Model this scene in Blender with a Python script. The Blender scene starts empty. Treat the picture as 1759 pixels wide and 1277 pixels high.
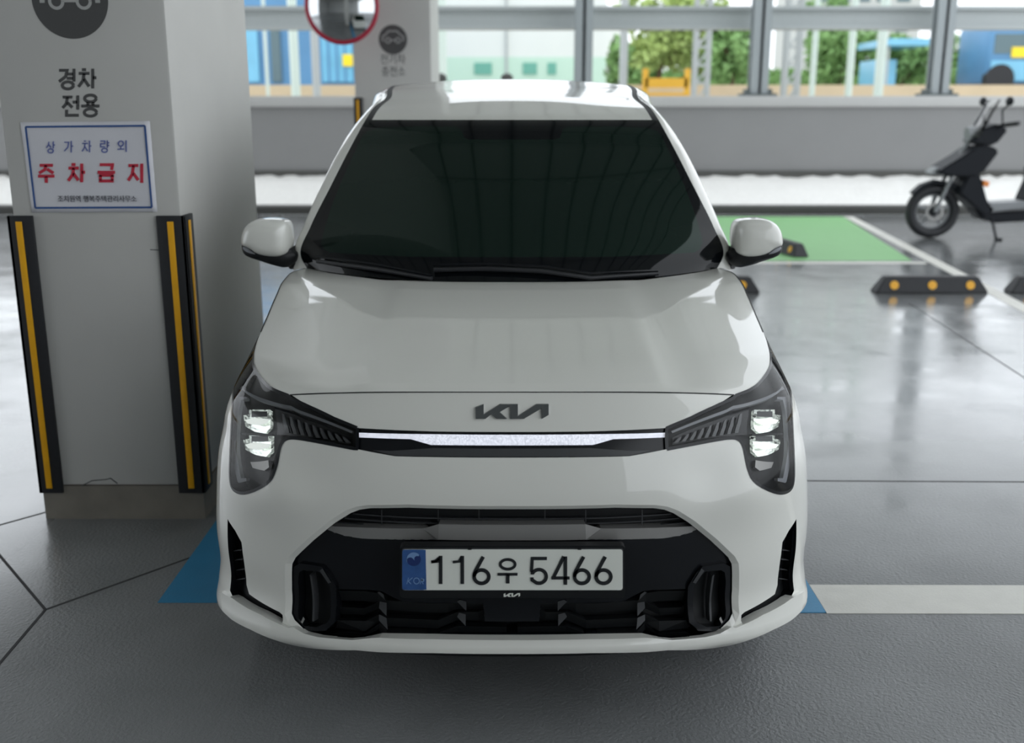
import bpy, bmesh, math, random
import numpy as np
from mathutils import Vector, Matrix
from mathutils.geometry import delaunay_2d_cdt, tessellate_polygon
random.seed(7)
SC = bpy.context.scene
COL = SC.collection
# ------------------------------------------------------------------ camera, sky, exposure
CH, TH, FP, CX, CY = 1.5, math.radians(14.26), 1790.0, 879.5, 638.5
cam = bpy.data.cameras.new('camera')
camo = bpy.data.objects.new('camera', cam); COL.objects.link(camo)
camo.location = (0, 0, CH); camo.rotation_euler = (math.radians(90) - TH, 0, 0)
cam.sensor_width = 36; cam.lens = 36 * FP / 1759; cam.clip_end = 400; cam.clip_start = .05
cam.dof.use_dof = True; cam.dof.focus_distance = 2.75; cam.dof.aperture_fstop = cam.lens / 15.0
SC.camera = camo
wd = bpy.data.worlds.new('overcast'); SC.world = wd; wd.use_nodes = True
bg = wd.node_tree.nodes['Background']; bg.inputs[0].default_value = (.90, .95, 1, 1); bg.inputs[1].default_value = 1.0
SC.view_settings.view_transform = 'Standard'; SC.view_settings.look = 'None'
SC.view_settings.gamma = 1; SC.view_settings.exposure = 1.08
try: SC.view_settings.use_curve_mapping = False
except Exception: pass

# ------------------------------------------------------------------ helpers
def mat(name, col, rough=.5, metal=0, coat=0, emit=0, noise=0, nscale=20, bump=0, bscale=200, spec=.5, coat_rough=.03, mottle=None):
    m = bpy.data.materials.new(name); m.use_nodes = True
    nt = m.node_tree; b = nt.nodes['Principled BSDF']
    c = tuple(col) + (1,)
    b.inputs['Base Color'].default_value = c; b.inputs['Roughness'].default_value = rough
    b.inputs['Metallic'].default_value = metal; b.inputs['Coat Weight'].default_value = coat
    b.inputs['Coat Roughness'].default_value = coat_rough
    b.inputs['Specular IOR Level'].default_value = spec
    if emit:
        b.inputs['Emission Color'].default_value = c; b.inputs['Emission Strength'].default_value = emit
    tc = nt.nodes.new('ShaderNodeTexCoord')
    n = nt.nodes.new('ShaderNodeTexNoise'); n.inputs['Scale'].default_value = nscale; n.inputs['Detail'].default_value = 6
    nt.links.new(tc.outputs['Object'], n.inputs['Vector'])
    r = nt.nodes.new('ShaderNodeMix'); r.data_type = 'RGBA'; k = noise
    r.inputs['A'].default_value = tuple(x * (1 - k) for x in col) + (1,); r.inputs['B'].default_value = tuple(min(1, x * (1 + k)) for x in col) + (1,)
    nt.links.new(n.outputs['Fac'], r.inputs['Factor']); nt.links.new(r.outputs['Result'], b.inputs['Base Color'])
    if bump:
        n2 = nt.nodes.new('ShaderNodeTexNoise'); n2.inputs['Scale'].default_value = bscale
        nt.links.new(tc.outputs['Object'], n2.inputs['Vector'])
        bp_ = nt.nodes.new('ShaderNodeBump'); bp_.inputs['Strength'].default_value = bump; bp_.inputs['Distance'].default_value = .002
        nt.links.new(n2.outputs['Fac'], bp_.inputs['Height']); nt.links.new(bp_.outputs['Normal'], b.inputs['Normal'])
    return m

def clear_mat(name, tint=(1, 1, 1), refl=1.0):
    m = bpy.data.materials.new(name); m.use_nodes = True; nt = m.node_tree; nt.nodes.clear()
    o = nt.nodes.new('ShaderNodeOutputMaterial'); t = nt.nodes.new('ShaderNodeBsdfTransparent'); g = nt.nodes.new('ShaderNodeBsdfGlossy')
    t.inputs[0].default_value = tuple(tint) + (1,); g.inputs['Roughness'].default_value = .03
    f = nt.nodes.new('ShaderNodeFresnel'); f.inputs[0].default_value = 1.27; x = nt.nodes.new('ShaderNodeMixShader')
    nt.links.new(f.outputs[0], x.inputs[0]); nt.links.new(t.outputs[0], x.inputs[1]); nt.links.new(g.outputs[0], x.inputs[2]); nt.links.new(x.outputs[0], o.inputs[0])
    return m

def link(name, me, m=None, parent=None, smooth=None):
    o = bpy.data.objects.new(name, me); COL.objects.link(o)
    if m: me.materials.clear(); me.materials.append(m)
    if parent: o.parent = parent
    return o
def pyobj(name, vs, fs, m, parent=None, smooth=False):
    me = bpy.data.meshes.new(name); me.from_pydata([tuple(map(float, v)) for v in vs], [], fs); me.validate(); me.update()
    if smooth: me.polygons.foreach_set('use_smooth', [True] * len(me.polygons))
    return link(name, me, m, parent)
def bmobj(name, bm, m, parent=None, smooth=None):
    me = bpy.data.meshes.new(name); bm.normal_update(); bm.to_mesh(me); bm.free()
    if smooth is not None:
        me.polygons.foreach_set('use_smooth', [True] * len(me.polygons)); me.set_sharp_from_angle(angle=math.radians(smooth))
    return link(name, me, m, parent)
def empty(name, loc=(0, 0, 0), rz=0):
    o = bpy.data.objects.new(name, None); o.location = loc; o.rotation_euler = (0, 0, rz); o.empty_display_size = .1; COL.objects.link(o); return o
def tag(o, label=None, cat=None, group=None, kind=None):
    if label: o['label'] = label
    if cat: o['category'] = cat
    if group: o['group'] = group
    if kind: o['kind'] = kind
    return o
def box(bm, x0, x1, y0, y1, z0, z1, bev=0):
    r = bmesh.ops.create_cube(bm, size=1)
    vs = r['verts']
    for v in vs:
        v.co = Vector(((x0 + x1) / 2 + v.co.x * (x1 - x0), (y0 + y1) / 2 + v.co.y * (y1 - y0), (z0 + z1) / 2 + v.co.z * (z1 - z0)))
    if bev:
        es = list({e for v in vs for e in v.link_edges})
        bmesh.ops.bevel(bm, geom=es, offset=bev, segments=2, affect='EDGES', profile=.5)
def boxobj(name, x0, x1, y0, y1, z0, z1, m, parent=None, bev=0):
    bm = bmesh.new(); box(bm, x0, x1, y0, y1, z0, z1, bev); return bmobj(name, bm, m, parent, 30 if bev else None)
def tube(bm, pts, rad, n=10, caps=True):
    pts = [Vector(p) for p in pts]; rings = []
    if not hasattr(rad, '__len__'): rad = [rad] * len(pts)
    up = Vector((0, 0, 1))
    for i, p in enumerate(pts):
        d = (pts[min(i + 1, len(pts) - 1)] - pts[max(i - 1, 0)]).normalized()
        a = d.cross(up)
        if a.length < 1e-3: a = d.cross(Vector((1, 0, 0)))
        a.normalize(); b = a.cross(d).normalized()
        rings.append([bm.verts.new(p + (a * math.cos(2 * math.pi * k / n) + b * math.sin(2 * math.pi * k / n)) * rad[i]) for k in range(n)])
    for i in range(len(rings) - 1):
        for k in range(n):
            bm.faces.new((rings[i][k], rings[i][(k + 1) % n], rings[i + 1][(k + 1) % n], rings[i + 1][k]))
    if caps:
        bm.faces.new(rings[0][::-1]); bm.faces.new(rings[-1])
    bmesh.ops.recalc_face_normals(bm, faces=bm.faces)
def tubeobj(name, pts, rad, m, parent=None, n=12):
    bm = bmesh.new(); tube(bm, pts, rad, n); return bmobj(name, bm, m, parent, 40)
def torus(bm, c, R, r, axis='X', n=32, k=10, squash=1):
    c = Vector(c); rg = []
    for i in range(n):
        a = 2 * math.pi * i / n; row = []
        for j in range(k):
            b = 2 * math.pi * j / k; rr = R + r * math.cos(b); h = r * math.sin(b) * squash
            p = {'X': (h, rr * math.cos(a), rr * math.sin(a)), 'Y': (rr * math.cos(a), h, rr * math.sin(a)), 'Z': (rr * math.cos(a), rr * math.sin(a), h)}[axis]
            row.append(bm.verts.new(c + Vector(p)))
        rg.append(row)
    for i in range(n):
        for j in range(k):
            bm.faces.new((rg[i][j], rg[(i + 1) % n][j], rg[(i + 1) % n][(j + 1) % k], rg[i][(j + 1) % k]))
    bmesh.ops.recalc_face_normals(bm, faces=bm.faces)
def prism(bm, poly, f, d):
    """poly: 2D list; f(u,v,depth)->3D ; closed slab between depth 0 and d"""
    a = [bm.verts.new(f(u, v, 0)) for u, v in poly]; b = [bm.verts.new(f(u, v, d)) for u, v in poly]
    tri = tessellate_polygon([[Vector((u, v, 0)) for u, v in poly]]); n = len(poly)
    for t in tri:
        try: bm.faces.new([a[i] for i in t]); bm.faces.new([b[i] for i in t][::-1])
        except ValueError: pass
    for i in range(n):
        try: bm.faces.new((a[i], a[(i + 1) % n], b[(i + 1) % n], b[i]))
        except ValueError: pass
    bmesh.ops.recalc_face_normals(bm, faces=bm.faces)
def stroke(pts, w):
    """2D polyline -> outline polygon of constant width (flat caps)"""
    P = [Vector(p) for p in pts]; L = []; R = []
    for i, p in enumerate(P):
        d0 = (P[i] - P[i - 1]).normalized() if i else None
        d1 = (P[i + 1] - P[i]).normalized() if i < len(P) - 1 else None
        if d0 is None: d0 = d1
        if d1 is None: d1 = d0
        n = Vector((-(d0 + d1).y, (d0 + d1).x)).normalized(); n0 = Vector((-d0.y, d0.x))
        k = (w / 2) / max(.5, n.dot(n0)); L.append(p + n * k); R.append(p - n * k)
    return [tuple(p) for p in L + R[::-1]]
def arc(cx, cy, rx, ry, a0, a1, n=24):
    return [(cx + rx * math.cos(math.radians(a0 + (a1 - a0) * i / n)), cy + ry * math.sin(math.radians(a0 + (a1 - a0) * i / n))) for i in range(n + 1)]
def ringstrips(cx, cy, rx, ry, w, n=40):
    return [stroke(arc(cx, cy, rx, ry, 360 * i / 4, 360 * (i + 1) / 4 + 2, n // 4), w) for i in range(4)]

# pixel of the photograph + distance along +Y -> point in the place
cT, sT = math.cos(TH), math.sin(TH)
def bp(px, py, Y):
    a = (px - CX) / FP; b = (py - CY) / FP
    t = Y / (cT - b * sT)
    return np.array([a * t, Y, CH + t * (-sT - b * cT)])
def proj(P):
    d = P[..., 1] * cT + (CH - P[..., 2]) * sT
    return np.stack([CX + FP * P[..., 0] / d, CY + FP * ((CH - P[..., 2]) * cT - P[..., 1] * sT) / d], -1)
def gnd(px, py, z=0):
    Y = (CH - z) / math.tan(TH + math.atan((py - CY) / FP)); return bp(px, py, Y)
def spl(ts, P):
    ts = np.array(ts, float); P = np.array(P, float)
    if P.ndim == 1: P = P[:, None]
    M = np.zeros_like(P); h = np.diff(ts)[:, None]; s = np.diff(P, axis=0) / h
    M[0] = s[0]; M[-1] = s[-1]; M[1:-1] = (s[:-1] * h[1:] + s[1:] * h[:-1]) / (h[1:] + h[:-1])
    def f(t):
        t = np.asarray(t, float); tc = np.clip(t, ts[0], ts[-1]); i = np.clip(np.searchsorted(ts, tc, side='right') - 1, 0, len(ts) - 2)
        hh = (ts[i + 1] - ts[i]); x = ((tc - ts[i]) / hh)[..., None]; hh = hh[..., None]
        return (2 * x**3 - 3 * x**2 + 1) * P[i] + (x**3 - 2 * x**2 + x) * hh * M[i] + (-2 * x**3 + 3 * x**2) * P[i + 1] + (x**3 - x**2) * hh * M[i + 1]
    return f

# ------------------------------------------------------------------ materials
M = dict(
 paint=mat('white_car_paint', (.72, .72, .67), .4, coat=1, coat_rough=.02, noise=.015, nscale=900),
 black=mat('black_plastic', (.007, .008, .009), .45, spec=.3, noise=.1),
 gloss=mat('gloss_black', (.005, .006, .008), .22, noise=.1, spec=.35),
 rub=mat('black_rubber', (.014, .015, .018), .55, noise=.25, nscale=60),
 silver=mat('satin_silver', (.30, .295, .285), .42, metal=.55, noise=.05),
 chrome=mat('chrome', (.75, .76, .78), .12, metal=1),
 badge=mat('badge_grey', (.13, .14, .14), .3, metal=.6),
 dgrey=mat('dark_grey_plastic', (.045, .047, .05), .35, noise=.05),
 fin=mat('lamp_fin_grey', (.10, .105, .11), .3), guide=mat('light_guide_grey', (.26, .27, .29), .25),
 glass=mat('tinted_glass', (.006, .013, .010), .03, noise=.05, spec=.22),
 frit=mat('glass_black_border', (.003, .004, .005), .05, spec=.22),
 lens=clear_mat('clear_lens'),
 led=mat('lit_white_lamp', (.92, .93, 1.0), .3, emit=.4),
 refl=mat('lamp_reflector', (.85, .87, .85), .12, metal=1),
 glow=mat('lit_led_cell', (.8, .85, .8), .3, emit=.28),
 amber=mat('amber_lamp', (.8, .25, .04), .3),
 plate=mat('plate_white', (.74, .76, .70), .35, noise=.02),
 platetext=mat('plate_black_paint', (.01, .012, .014), .4),
 blue=mat('plate_blue', (.03, .09, .26), .3, noise=.5, nscale=30),
 paleblue=mat('plate_emblem_pale', (.16, .28, .5), .3),
 navy=mat('plate_emblem_navy', (.012, .03, .13), .3),
 conc=mat('painted_concrete', (.55, .545, .52), .7, noise=.06, nscale=4, bump=.15, bscale=40),
 concw=mat('painted_concrete_pale', (.55, .56, .55), .7, noise=.05, nscale=4, bump=.15, bscale=40),
 plinth=mat('worn_concrete_plinth', (.22, .20, .17), .7, noise=.3, nscale=9, bump=.3, bscale=60),
 yellow=mat('yellow_reflective', (.85, .42, .006), .4, noise=.1),
 sign=mat('sign_dark_grey', (.075, .075, .075), .6),
 signpale=mat('sign_pale_grey', (.42, .42, .41), .6),
 paper=mat('paper', (.68, .68, .72), .3, noise=.04, nscale=9, bump=.6, bscale=14),
 pblue=mat('print_blue', (.03, .09, .27), .5), pblue2=mat('print_slate_blue', (.12, .15, .38), .5), pred=mat('print_red', (.55, .03, .06), .5), pblack=mat('print_black', (.03, .03, .05), .5),
 bluepaint=mat('blue_floor_paint', (.02, .22, .42), .45, noise=.12, nscale=9, bump=.3, bscale=150),
 whitepaint=mat('white_floor_paint', (.62, .61, .56), .45, noise=.10, nscale=14, bump=.3, bscale=150),
 green=mat('green_floor_paint', (.17, .42, .15), .5, noise=.08, nscale=5),
 joint=mat('floor_joint', (.03, .03, .032), .8, noise=.3),
 wall=mat('parapet_grey', (.235, .235, .235), .8, noise=.05, nscale=1.5),
 cap=mat('parapet_cap', (.44, .44, .43), .7, noise=.05, nscale=2),
 dark=mat('dark_kerb', (.075, .075, .07), .8, noise=.2),
 steel=mat('painted_steel', (.30, .33, .34), .5, noise=.06),
 steeld=mat('painted_steel_dark', (.10, .12, .12), .5),
 beam=mat('beam_paint', (.42, .45, .45), .6, noise=.05),
 pole=mat('pale_green_pole', (.62, .72, .66), .6, noise=.05),
 gravel=mat('white_gravel', (.72, .71, .68), .8, noise=.2, nscale=25, bump=1, bscale=30),
 tan=mat('tan_stone', (.62, .50, .34), .85, noise=.12, nscale=1.5),
 bwhite=mat('building_white', (.74, .77, .74), .8, noise=.03, nscale=1),
 bblue=mat('building_blue', (.10, .26, .46), .4, noise=.2, nscale=.8),
 bsky=mat('blue_glazing', (.18, .48, .68), .2, noise=.25, nscale=1.2),
 bgreen=mat('window_green', (.15, .42, .33), .3),
 winglass=mat('window_dark', (.10, .16, .18), .15),
 leaf=mat('leaf_green', (.20, .36, .12), .7, noise=.5, nscale=1.3),
 leaf2=mat('leaf_light_green', (.34, .45, .14), .7, noise=.5, nscale=1.3),
 bark=mat('bark', (.12, .08, .05), .9, noise=.3),
 gold=mat('yellow_painted_metal', (.75, .42, .04), .5),
 busyel=mat('yellow_panel', (.90, .68, .02), .5),
 redrim=mat('red_rim', (.42, .02, .05), .4), mirror=mat('mirror_surface', (.55, .57, .58), .02, metal=1),
 ceil=mat('ceiling_panel', (.58, .59, .57), .6, noise=.05, nscale=2), seam=mat('ceiling_seam', (.02, .02, .02), .8),
 sblack=mat('scooter_black', (.008, .010, .014), .5, noise=.1, spec=.2), grey=mat('scooter_grey', (.24, .25, .26), .4, noise=.1),
 seat=mat('scooter_seat', (.01, .01, .011), .6),
 dry=mat('outside_ground', (.45, .42, .36), .9, noise=.1, nscale=1),
)
def dashed_led():
    m = mat('lit_honeycomb_lamp', (.88, .9, 1.0), .3, emit=.62)
    nt = m.node_tree; b = nt.nodes['Principled BSDF']; v = nt.nodes.new('ShaderNodeTexVoronoi'); v.inputs['Scale'].default_value = 230
    tc = nt.nodes.new('ShaderNodeTexCoord'); nt.links.new(tc.outputs['Object'], v.inputs['Vector'])
    r = nt.nodes.new('ShaderNodeMapRange'); r.inputs['From Min'].default_value = .1; r.inputs['From Max'].default_value = .75; r.inputs['To Min'].default_value = .30; r.inputs['To Max'].default_value = .14
    nt.links.new(v.outputs['Distance'], r.inputs['Value']); nt.links.new(r.outputs['Result'], b.inputs['Emission Strength'])
    return m
M['honey'] = dashed_led()
M['glass'].node_tree.nodes['Principled BSDF'].inputs['Specular Tint'].default_value = (.75, 1, .88, 1)
M['honey'].node_tree.nodes['Principled BSDF'].inputs['Base Color'].default_value = (.5, .5, .55, 1)

def cell_mat():
    m = mat('lit_reflector_cell', (.55, .58, .55), .15, metal=.9)
    nt = m.node_tree; b = nt.nodes['Principled BSDF']; v = nt.nodes.new('ShaderNodeTexVoronoi'); v.inputs['Scale'].default_value = 95; v.feature = 'F1'
    tc = nt.nodes.new('ShaderNodeTexCoord'); mp = nt.nodes.new('ShaderNodeMapping'); mp.inputs['Scale'].default_value = (1, 1, 2.4)
    nt.links.new(tc.outputs['Object'], mp.inputs['Vector']); nt.links.new(mp.outputs['Vector'], v.inputs['Vector'])
    r = nt.nodes.new('ShaderNodeMapRange'); r.inputs['From Min'].default_value = .15; r.inputs['From Max'].default_value = .75; r.inputs['To Min'].default_value = .0; r.inputs['To Max'].default_value = .26
    nt.links.new(v.outputs['Color'], r.inputs['Value']); nt.links.new(r.outputs['Result'], b.inputs['Emission Strength']); b.inputs['Emission Color'].default_value = (.88, 1, .92, 1)
    return m
M['cell'] = cell_mat()
def floor_mat():
    m = bpy.data.materials.new('wet_epoxy_floor'); m.use_nodes = True; nt = m.node_tree; b = nt.nodes['Principled BSDF']
    N = nt.nodes.new; L = nt.links.new
    tc = N('ShaderNodeTexCoord'); sp = N('ShaderNodeSeparateXYZ'); L(tc.outputs['Object'], sp.inputs[0])
    def noise(s, d=6, w=None):
        n = N('ShaderNodeTexNoise'); n.inputs['Scale'].default_value = s; n.inputs['Detail'].default_value = d; L(tc.outputs['Object'], n.inputs['Vector']); return n.outputs['Fac']
    def rng(v, a, c, lo=0, hi=1):
        r = N('ShaderNodeMapRange'); r.inputs['From Min'].default_value = a; r.inputs['From Max'].default_value = c; r.inputs['To Min'].default_value = lo; r.inputs['To Max'].default_value = hi; L(v, r.inputs['Value']); return r.outputs['Result']
    def op(o, a, c):
        x = N('ShaderNodeMath'); x.operation = o; x.use_clamp = True
        for i, q in enumerate((a, c)):
            if isinstance(q, (int, float)): x.inputs[i].default_value = q
            else: L(q, x.inputs[i])
        return x.outputs[0]
    # rain water carried in over the open side: wetter towards the far bays and beyond the pillar
    wr = rng(sp.outputs['Y'], 3.0, 5.4); wl = rng(sp.outputs['X'], -1.35, -1.9)
    wl = op('MULTIPLY', wl, rng(sp.outputs['Y'], 1.5, 3.4, .35, 1))
    wet = op('MAXIMUM', wr, wl)
    wet = op('MULTIPLY', wet, rng(noise(1.1, 7), .32, .46, .62, 1))
    rough = rng(wet, 0, 1, .50, .16)
    L(rough, b.inputs['Roughness'])
    base = N('ShaderNodeMix'); base.data_type = 'RGBA'; base.inputs['A'].default_value = (.165, .172, .174, 1); base.inputs['B'].default_value = (.215, .222, .225, 1)
    L(rng(noise(2.2, 8), .35, .65), base.inputs['Factor'])
    L(base.outputs['Result'], b.inputs['Base Color'])
    b.inputs['Specular IOR Level'].default_value = .5
    L(op('MULTIPLY', wet, .85), b.inputs['Coat Weight']); L(rng(noise(3.5, 6), .3, .7, .05, .22), b.inputs['Coat Roughness'])
    bu = N('ShaderNodeBump'); bu.inputs['Distance'].default_value = .004; L(rng(wet, 0, 1, .75, .12), bu.inputs['Strength'])
    L(noise(95, 3), bu.inputs['Height']); L(bu.outputs['Normal'], b.inputs['Normal'])
    bu2 = N('ShaderNodeBump'); bu2.inputs['Distance'].default_value = .02; bu2.inputs['Strength'].default_value = .05; L(noise(3, 4), bu2.inputs['Height']); L(bu2.outputs['Normal'], b.inputs['Coat Normal'])
    return m
M['floor'] = floor_mat()

# ------------------------------------------------------------------ the setting
tag(boxobj('floor', -16, 16, -14, 15.0, -.12, 0, M['floor']), kind='structure')
tag(boxobj('ceiling', -13, 5.2, -11, 15.3, 6.2, 6.5, M['ceil']), kind='structure')
bm = bmesh.new()
for k in range(-12, 9): box(bm, k * .5 - .012, k * .5 + .012, -2, 15.2, 6.185, 6.2)
for k in range(0, 12): box(bm, -6.5, 4.6, k * 1.2 - .008, k * 1.2 + .008, 6.18, 6.184)
tag(bmobj('trim_1', bm, M['seam']), kind='structure')
YW = 18.5
tag(boxobj('wall_added_front', -13, 5.2, -11.3, -11, 0, 6.2, M['concw']), kind='structure')  # unseen, added behind the camera to darken what the car front reflects
tag(boxobj('wall_added_left', -13.3, -13, -11, -3.0, 0, 6.2, M['concw']), kind='structure')  # unseen, added to keep bright sky out of the headlight lens
tag(boxobj('wall_back', -16, 16, YW, YW + .45, 0, 1.5, M['wall']), kind='structure')
tag(boxobj('trim_2', -16, 16, YW - .05, YW + .5, 1.5, 1.68, M['cap'], bev=.01), kind='structure')
tag(boxobj('trim_3', -16, 16, 15.0, 15.3, 0, .12, M['dark'], bev=.01), kind='structure')
tag(boxobj('trim_4', -16, 16, YW - .06, YW, .05, .42, M['dark']), kind='structure')
# gravel bed
nx, ny = 240, 26; vs = []; fs = []
for j in range(ny):
    for i in range(nx):
        x = -15.9 + 31.8 * i / (nx - 1); y = 15.3 + (YW - .06 - 15.3) * j / (ny - 1)
        vs.append((x, y, .06 + .26 * j / (ny - 1) + random.uniform(-.03, .03)))
for j in range(ny - 1):
    for i in range(nx - 1): a = j * nx + i; fs.append((a, a + 1, a + nx + 1, a + nx))
g = pyobj('gravel_bed', vs, fs, M['gravel'], smooth=True); tag(g, 'strip of white gravel along the foot of the grey parapet wall', 'gravel', kind='stuff')
# floor joints
def ground_line(name, pts, w, m, z=.003, h=.004):
    bm = bmesh.new(); prism(bm, stroke(pts, w), lambda u, v, d: (u, v, z - h + d), h); return bmobj(name, bm, m)
def g2(px, py): p = gnd(px, py); return (p[0], p[1])
jn = 5
for pts in ([g2(-60, 884), g2(78, 1048)], [g2(78, 1048), g2(-60, 1210)], [g2(78, 1048), g2(420, 925)], [g2(1300, 826), g2(1900, 829)], [g2(1560, 520), g2(1900, 740)], [g2(-10, 905), g2(80, 880)]):
    tag(ground_line('trim_%d' % jn, pts, .009, M['joint'], z=.001), kind='structure'); jn += 1

# ------------------------------------------------------------------ near pillar with guards, notice, painted sign
PX0, PX1, PY0, PY1 = -1.745, -1.155, 3.66, 4.76
pil = tag(empty('concrete_pillar', ((PX0 + PX1) / 2, PY0, 0)), 'thick grey concrete pillar right beside the white car', 'pillar')
def rel(o, p): o.matrix_parent_inverse = Matrix.Translation(-Vector(p.location)); return o
rel(boxobj('shaft', PX0, PX1, PY0, PY1, .13, 6.2, M['conc'], pil, .012), pil)
tag(rel(boxobj('plinth', PX0 - .004, PX1 + .004, PY0 - .004, PY1 + .004, 0, .13, M['plinth'], pil), pil), 'brownish worn plinth band')
def face_f(y, off=0):  # polygon in photo pixels on the plane Y=y -> 3D slab towards the viewer
    return lambda u, v, d: bp(u, v, y - off - d)
def pxprism(name, polys, y, m, parent, d=.0012, off=0.0):
    bm = bmesh.new()
    for p in polys:
        q = [bp(a, b, y) for a, b in p]
        prism(bm, [(c[0], c[2]) for c in q], lambda u, v, dd: (u, y - off - dd, v), d)
    return bmobj(name, bm, m, parent)
# crack near the foot
ck = pxprism('crack', [stroke([(135, 838), (158, 826), (182, 824), (190, 822), (202, 831)], 1.6), stroke([(118, 847), (140, 838)], 1.2), stroke([(258, 429), (281, 430)], 1.5)], PY0, M['sign'], pil); rel(ck, pil)
def text_mesh(s, size):
    cu = bpy.data.curves.new('t', 'FONT'); cu.body = s; cu.size = size; cu.align_x = 'CENTER'; cu.resolution_u = 3; cu.extrude = .0006
    o = bpy.data.objects.new('t', cu); COL.objects.link(o); dg = bpy.context.evaluated_depsgraph_get(); me = bpy.data.meshes.new_from_object(o.evaluated_get(dg)); bpy.data.objects.remove(o); return me
def wall_text(name, s, box_px, y, m, parent, weight=0.0, frac=None):
    """text fitted to the pixel box (x0,y0,x1,y1) on the plane Y=y"""
    me = text_mesh(s, 1.0); n = len(me.vertices); co = np.empty(n * 3); me.vertices.foreach_get('co', co); co = co.reshape(-1, 3)
    x0, y0, x1, y1 = box_px; a = bp(x0, y1, y); b = bp(x1, y0, y)
    lo = co.min(0); hi = co.max(0)
    nx_ = a[0] + (co[:, 0] - lo[0]) / (hi[0] - lo[0]) * (b[0] - a[0]); nz = a[2] + (co[:, 1] - lo[1]) / (hi[1] - lo[1]) * (b[2] - a[2])
    out = np.stack([nx_, y - .0012 - co[:, 2] , nz], -1); me.vertices.foreach_set('co', out.ravel()); me.update()
    o = link(name, me, m, parent)
    if weight:
        o2 = None
    return o
# stroke-drawn hangul (jamo boxes) so every weight is under control
def hangul(ch, x, y, w, h):
    """strokes of one syllable in box x,y (top-left), w,h; y down"""
    def P(*a): return [(x + w * p, y + h * q) for p, q in a]
    def circ(cx_, cy_, r1, r2): return [arc(x + w * cx_, y + h * cy_, w * r1, h * r2, 0, 360, 20)]
    D = {
     '경': [P((.05, .08), (.48, .08), (.40, .38), (.05, .62)), P((.48, .26), (.82, .26)), P((.46, .46), (.82, .46)), P((.85, 0), (.85, .62))] + circ(.52, .80, .30, .17),
     '차': [P((.22, .05), (.45, .05)), P((.04, .24), (.64, .24)), P((.35, .24), (.28, .6), (.03, .92)), P((.33, .52), (.62, .90)), P((.82, 0), (.82, 1)), P((.82, .46), (1.02, .46))],
     '전': [P((.03, .08), (.56, .08)), P((.30, .08), (.22, .40), (.02, .60)), P((.28, .34), (.56, .58)), P((.58, .32), (.84, .32)), P((.86, 0), (.86, .68)), P((.24, .68), (.24, .95), (.92, .95))],
     '용': circ(.5, .17, .32, .16) + [P((.36, .33), (.36, .50)), P((.64, .33), (.64, .50)), P((0, .52), (1, .52))] + circ(.5, .82, .34, .17),
     '상': [P((.30, .02), (.26, .30), (.03, .55)), P((.30, .28), (.55, .52)), P((.80, 0), (.80, .6)), P((.80, .30), (1.0, .30))] + circ(.5, .81, .30, .17),
     '가': [P((.05, .12), (.52, .12), (.44, .55), (.06, .88)), P((.80, 0), (.80, 1)), P((.80, .45), (1.0, .45))],
     '량': [P((.05, .06), (.52, .06), (.52, .28), (.08, .28), (.08, .54), (.56, .54)), P((.80, 0), (.80, .62)), P((.80, .2), (1, .2)), P((.80, .42), (1, .42))] + circ(.5, .82, .30, .16),
     '외': circ(.35, .28, .25, .22) + [P((.35, .52), (.35, .75)), P((.0, .78), (.68, .74)), P((.88, 0), (.88, 1))],
     '주': [P((.10, .06), (.90, .06)), P((.5, .06), (.40, .30), (.06, .48)), P((.55, .26), (.94, .48)), P((0, .64), (1, .64)), P((.5, .64), (.5, 1))],
     '금': [P((.12, .06), (.85, .06), (.80, .36)), P((0, .48), (1, .48)), P((.08, .64), (.92, .64)), P((.16, .64), (.16, .94)), P((.84, .64), (.84, .94)), P((.08, .96), (.92, .96))],
     '지': [P((.04, .10), (.66, .10)), P((.36, .10), (.28, .55), (.02, .88)), P((.34, .5), (.66, .86)), P((.88, 0), (.88, 1))],
    }
    return D[ch]
def hangul_polys(items, lw):
    out = []
    for ch, x, y, w, h in items:
        for s in hangul(ch, x, y, w, h): out.append(stroke(s, lw))
    return out
for it in [('경', 100, 118, 32, 36), ('차', 134, 118, 31, 34), ('전', 107, 164, 31, 36), ('용', 140, 163, 31, 37)]:
    rel(pxprism('painted_letter', hangul_polys([it], 5.2), PY0, M['sign'], pil), pil)
cc = bp(120, -2, PY0); 
def disc_poly(c, r, n=64): return [(c[0] + r * math.cos(2 * math.pi * i / n), c[2] + r * math.sin(2 * math.pi * i / n)) for i in range(n)]
def plane_prism(name, polys, y, m, parent, d=.0012, off=0.0):
    bm = bmesh.new()
    for p in polys: prism(bm, p, lambda u, v, dd: (u, y - off - dd, v), d)
    return bmobj(name, bm, m, parent)
def car_icon(c, r):
    """front half of a small-car pictogram in a disc: two wheels, sill, body outline"""
    X, Z = c[0], c[2]; k = r / .128
    P = []
    for sx in (-1, 1):
        P += [stroke([(X + sx * .046 * k + .022 * k * math.cos(a), Z - .008 * k + .022 * k * math.sin(a)) for a in [2 * math.pi * i / 20 for i in range(21)]], .010 * k)]
        P += [stroke([(X + sx * .085 * k, Z - .008 * k), (X + sx * .096 * k, Z - .008 * k), (X + sx * .096 * k, Z + .028 * k), (X + sx * .066 * k, Z + .045 * k), (X + sx * .04 * k, Z + .075 * k), (X, Z + .075 * k)], .010 * k)]
    P += [stroke([(X - .02 * k, Z - .006 * k), (X + .02 * k, Z - .006 * k)], .010 * k)]
    return P
dk = rel(plane_prism('painted_disc', [disc_poly(cc, .127)], PY0, M['sign'], pil), pil)
rel(plane_prism('car_pictogram', car_icon(cc, .127), PY0, M['signpale'], pil, off=.0014), pil)

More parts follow.
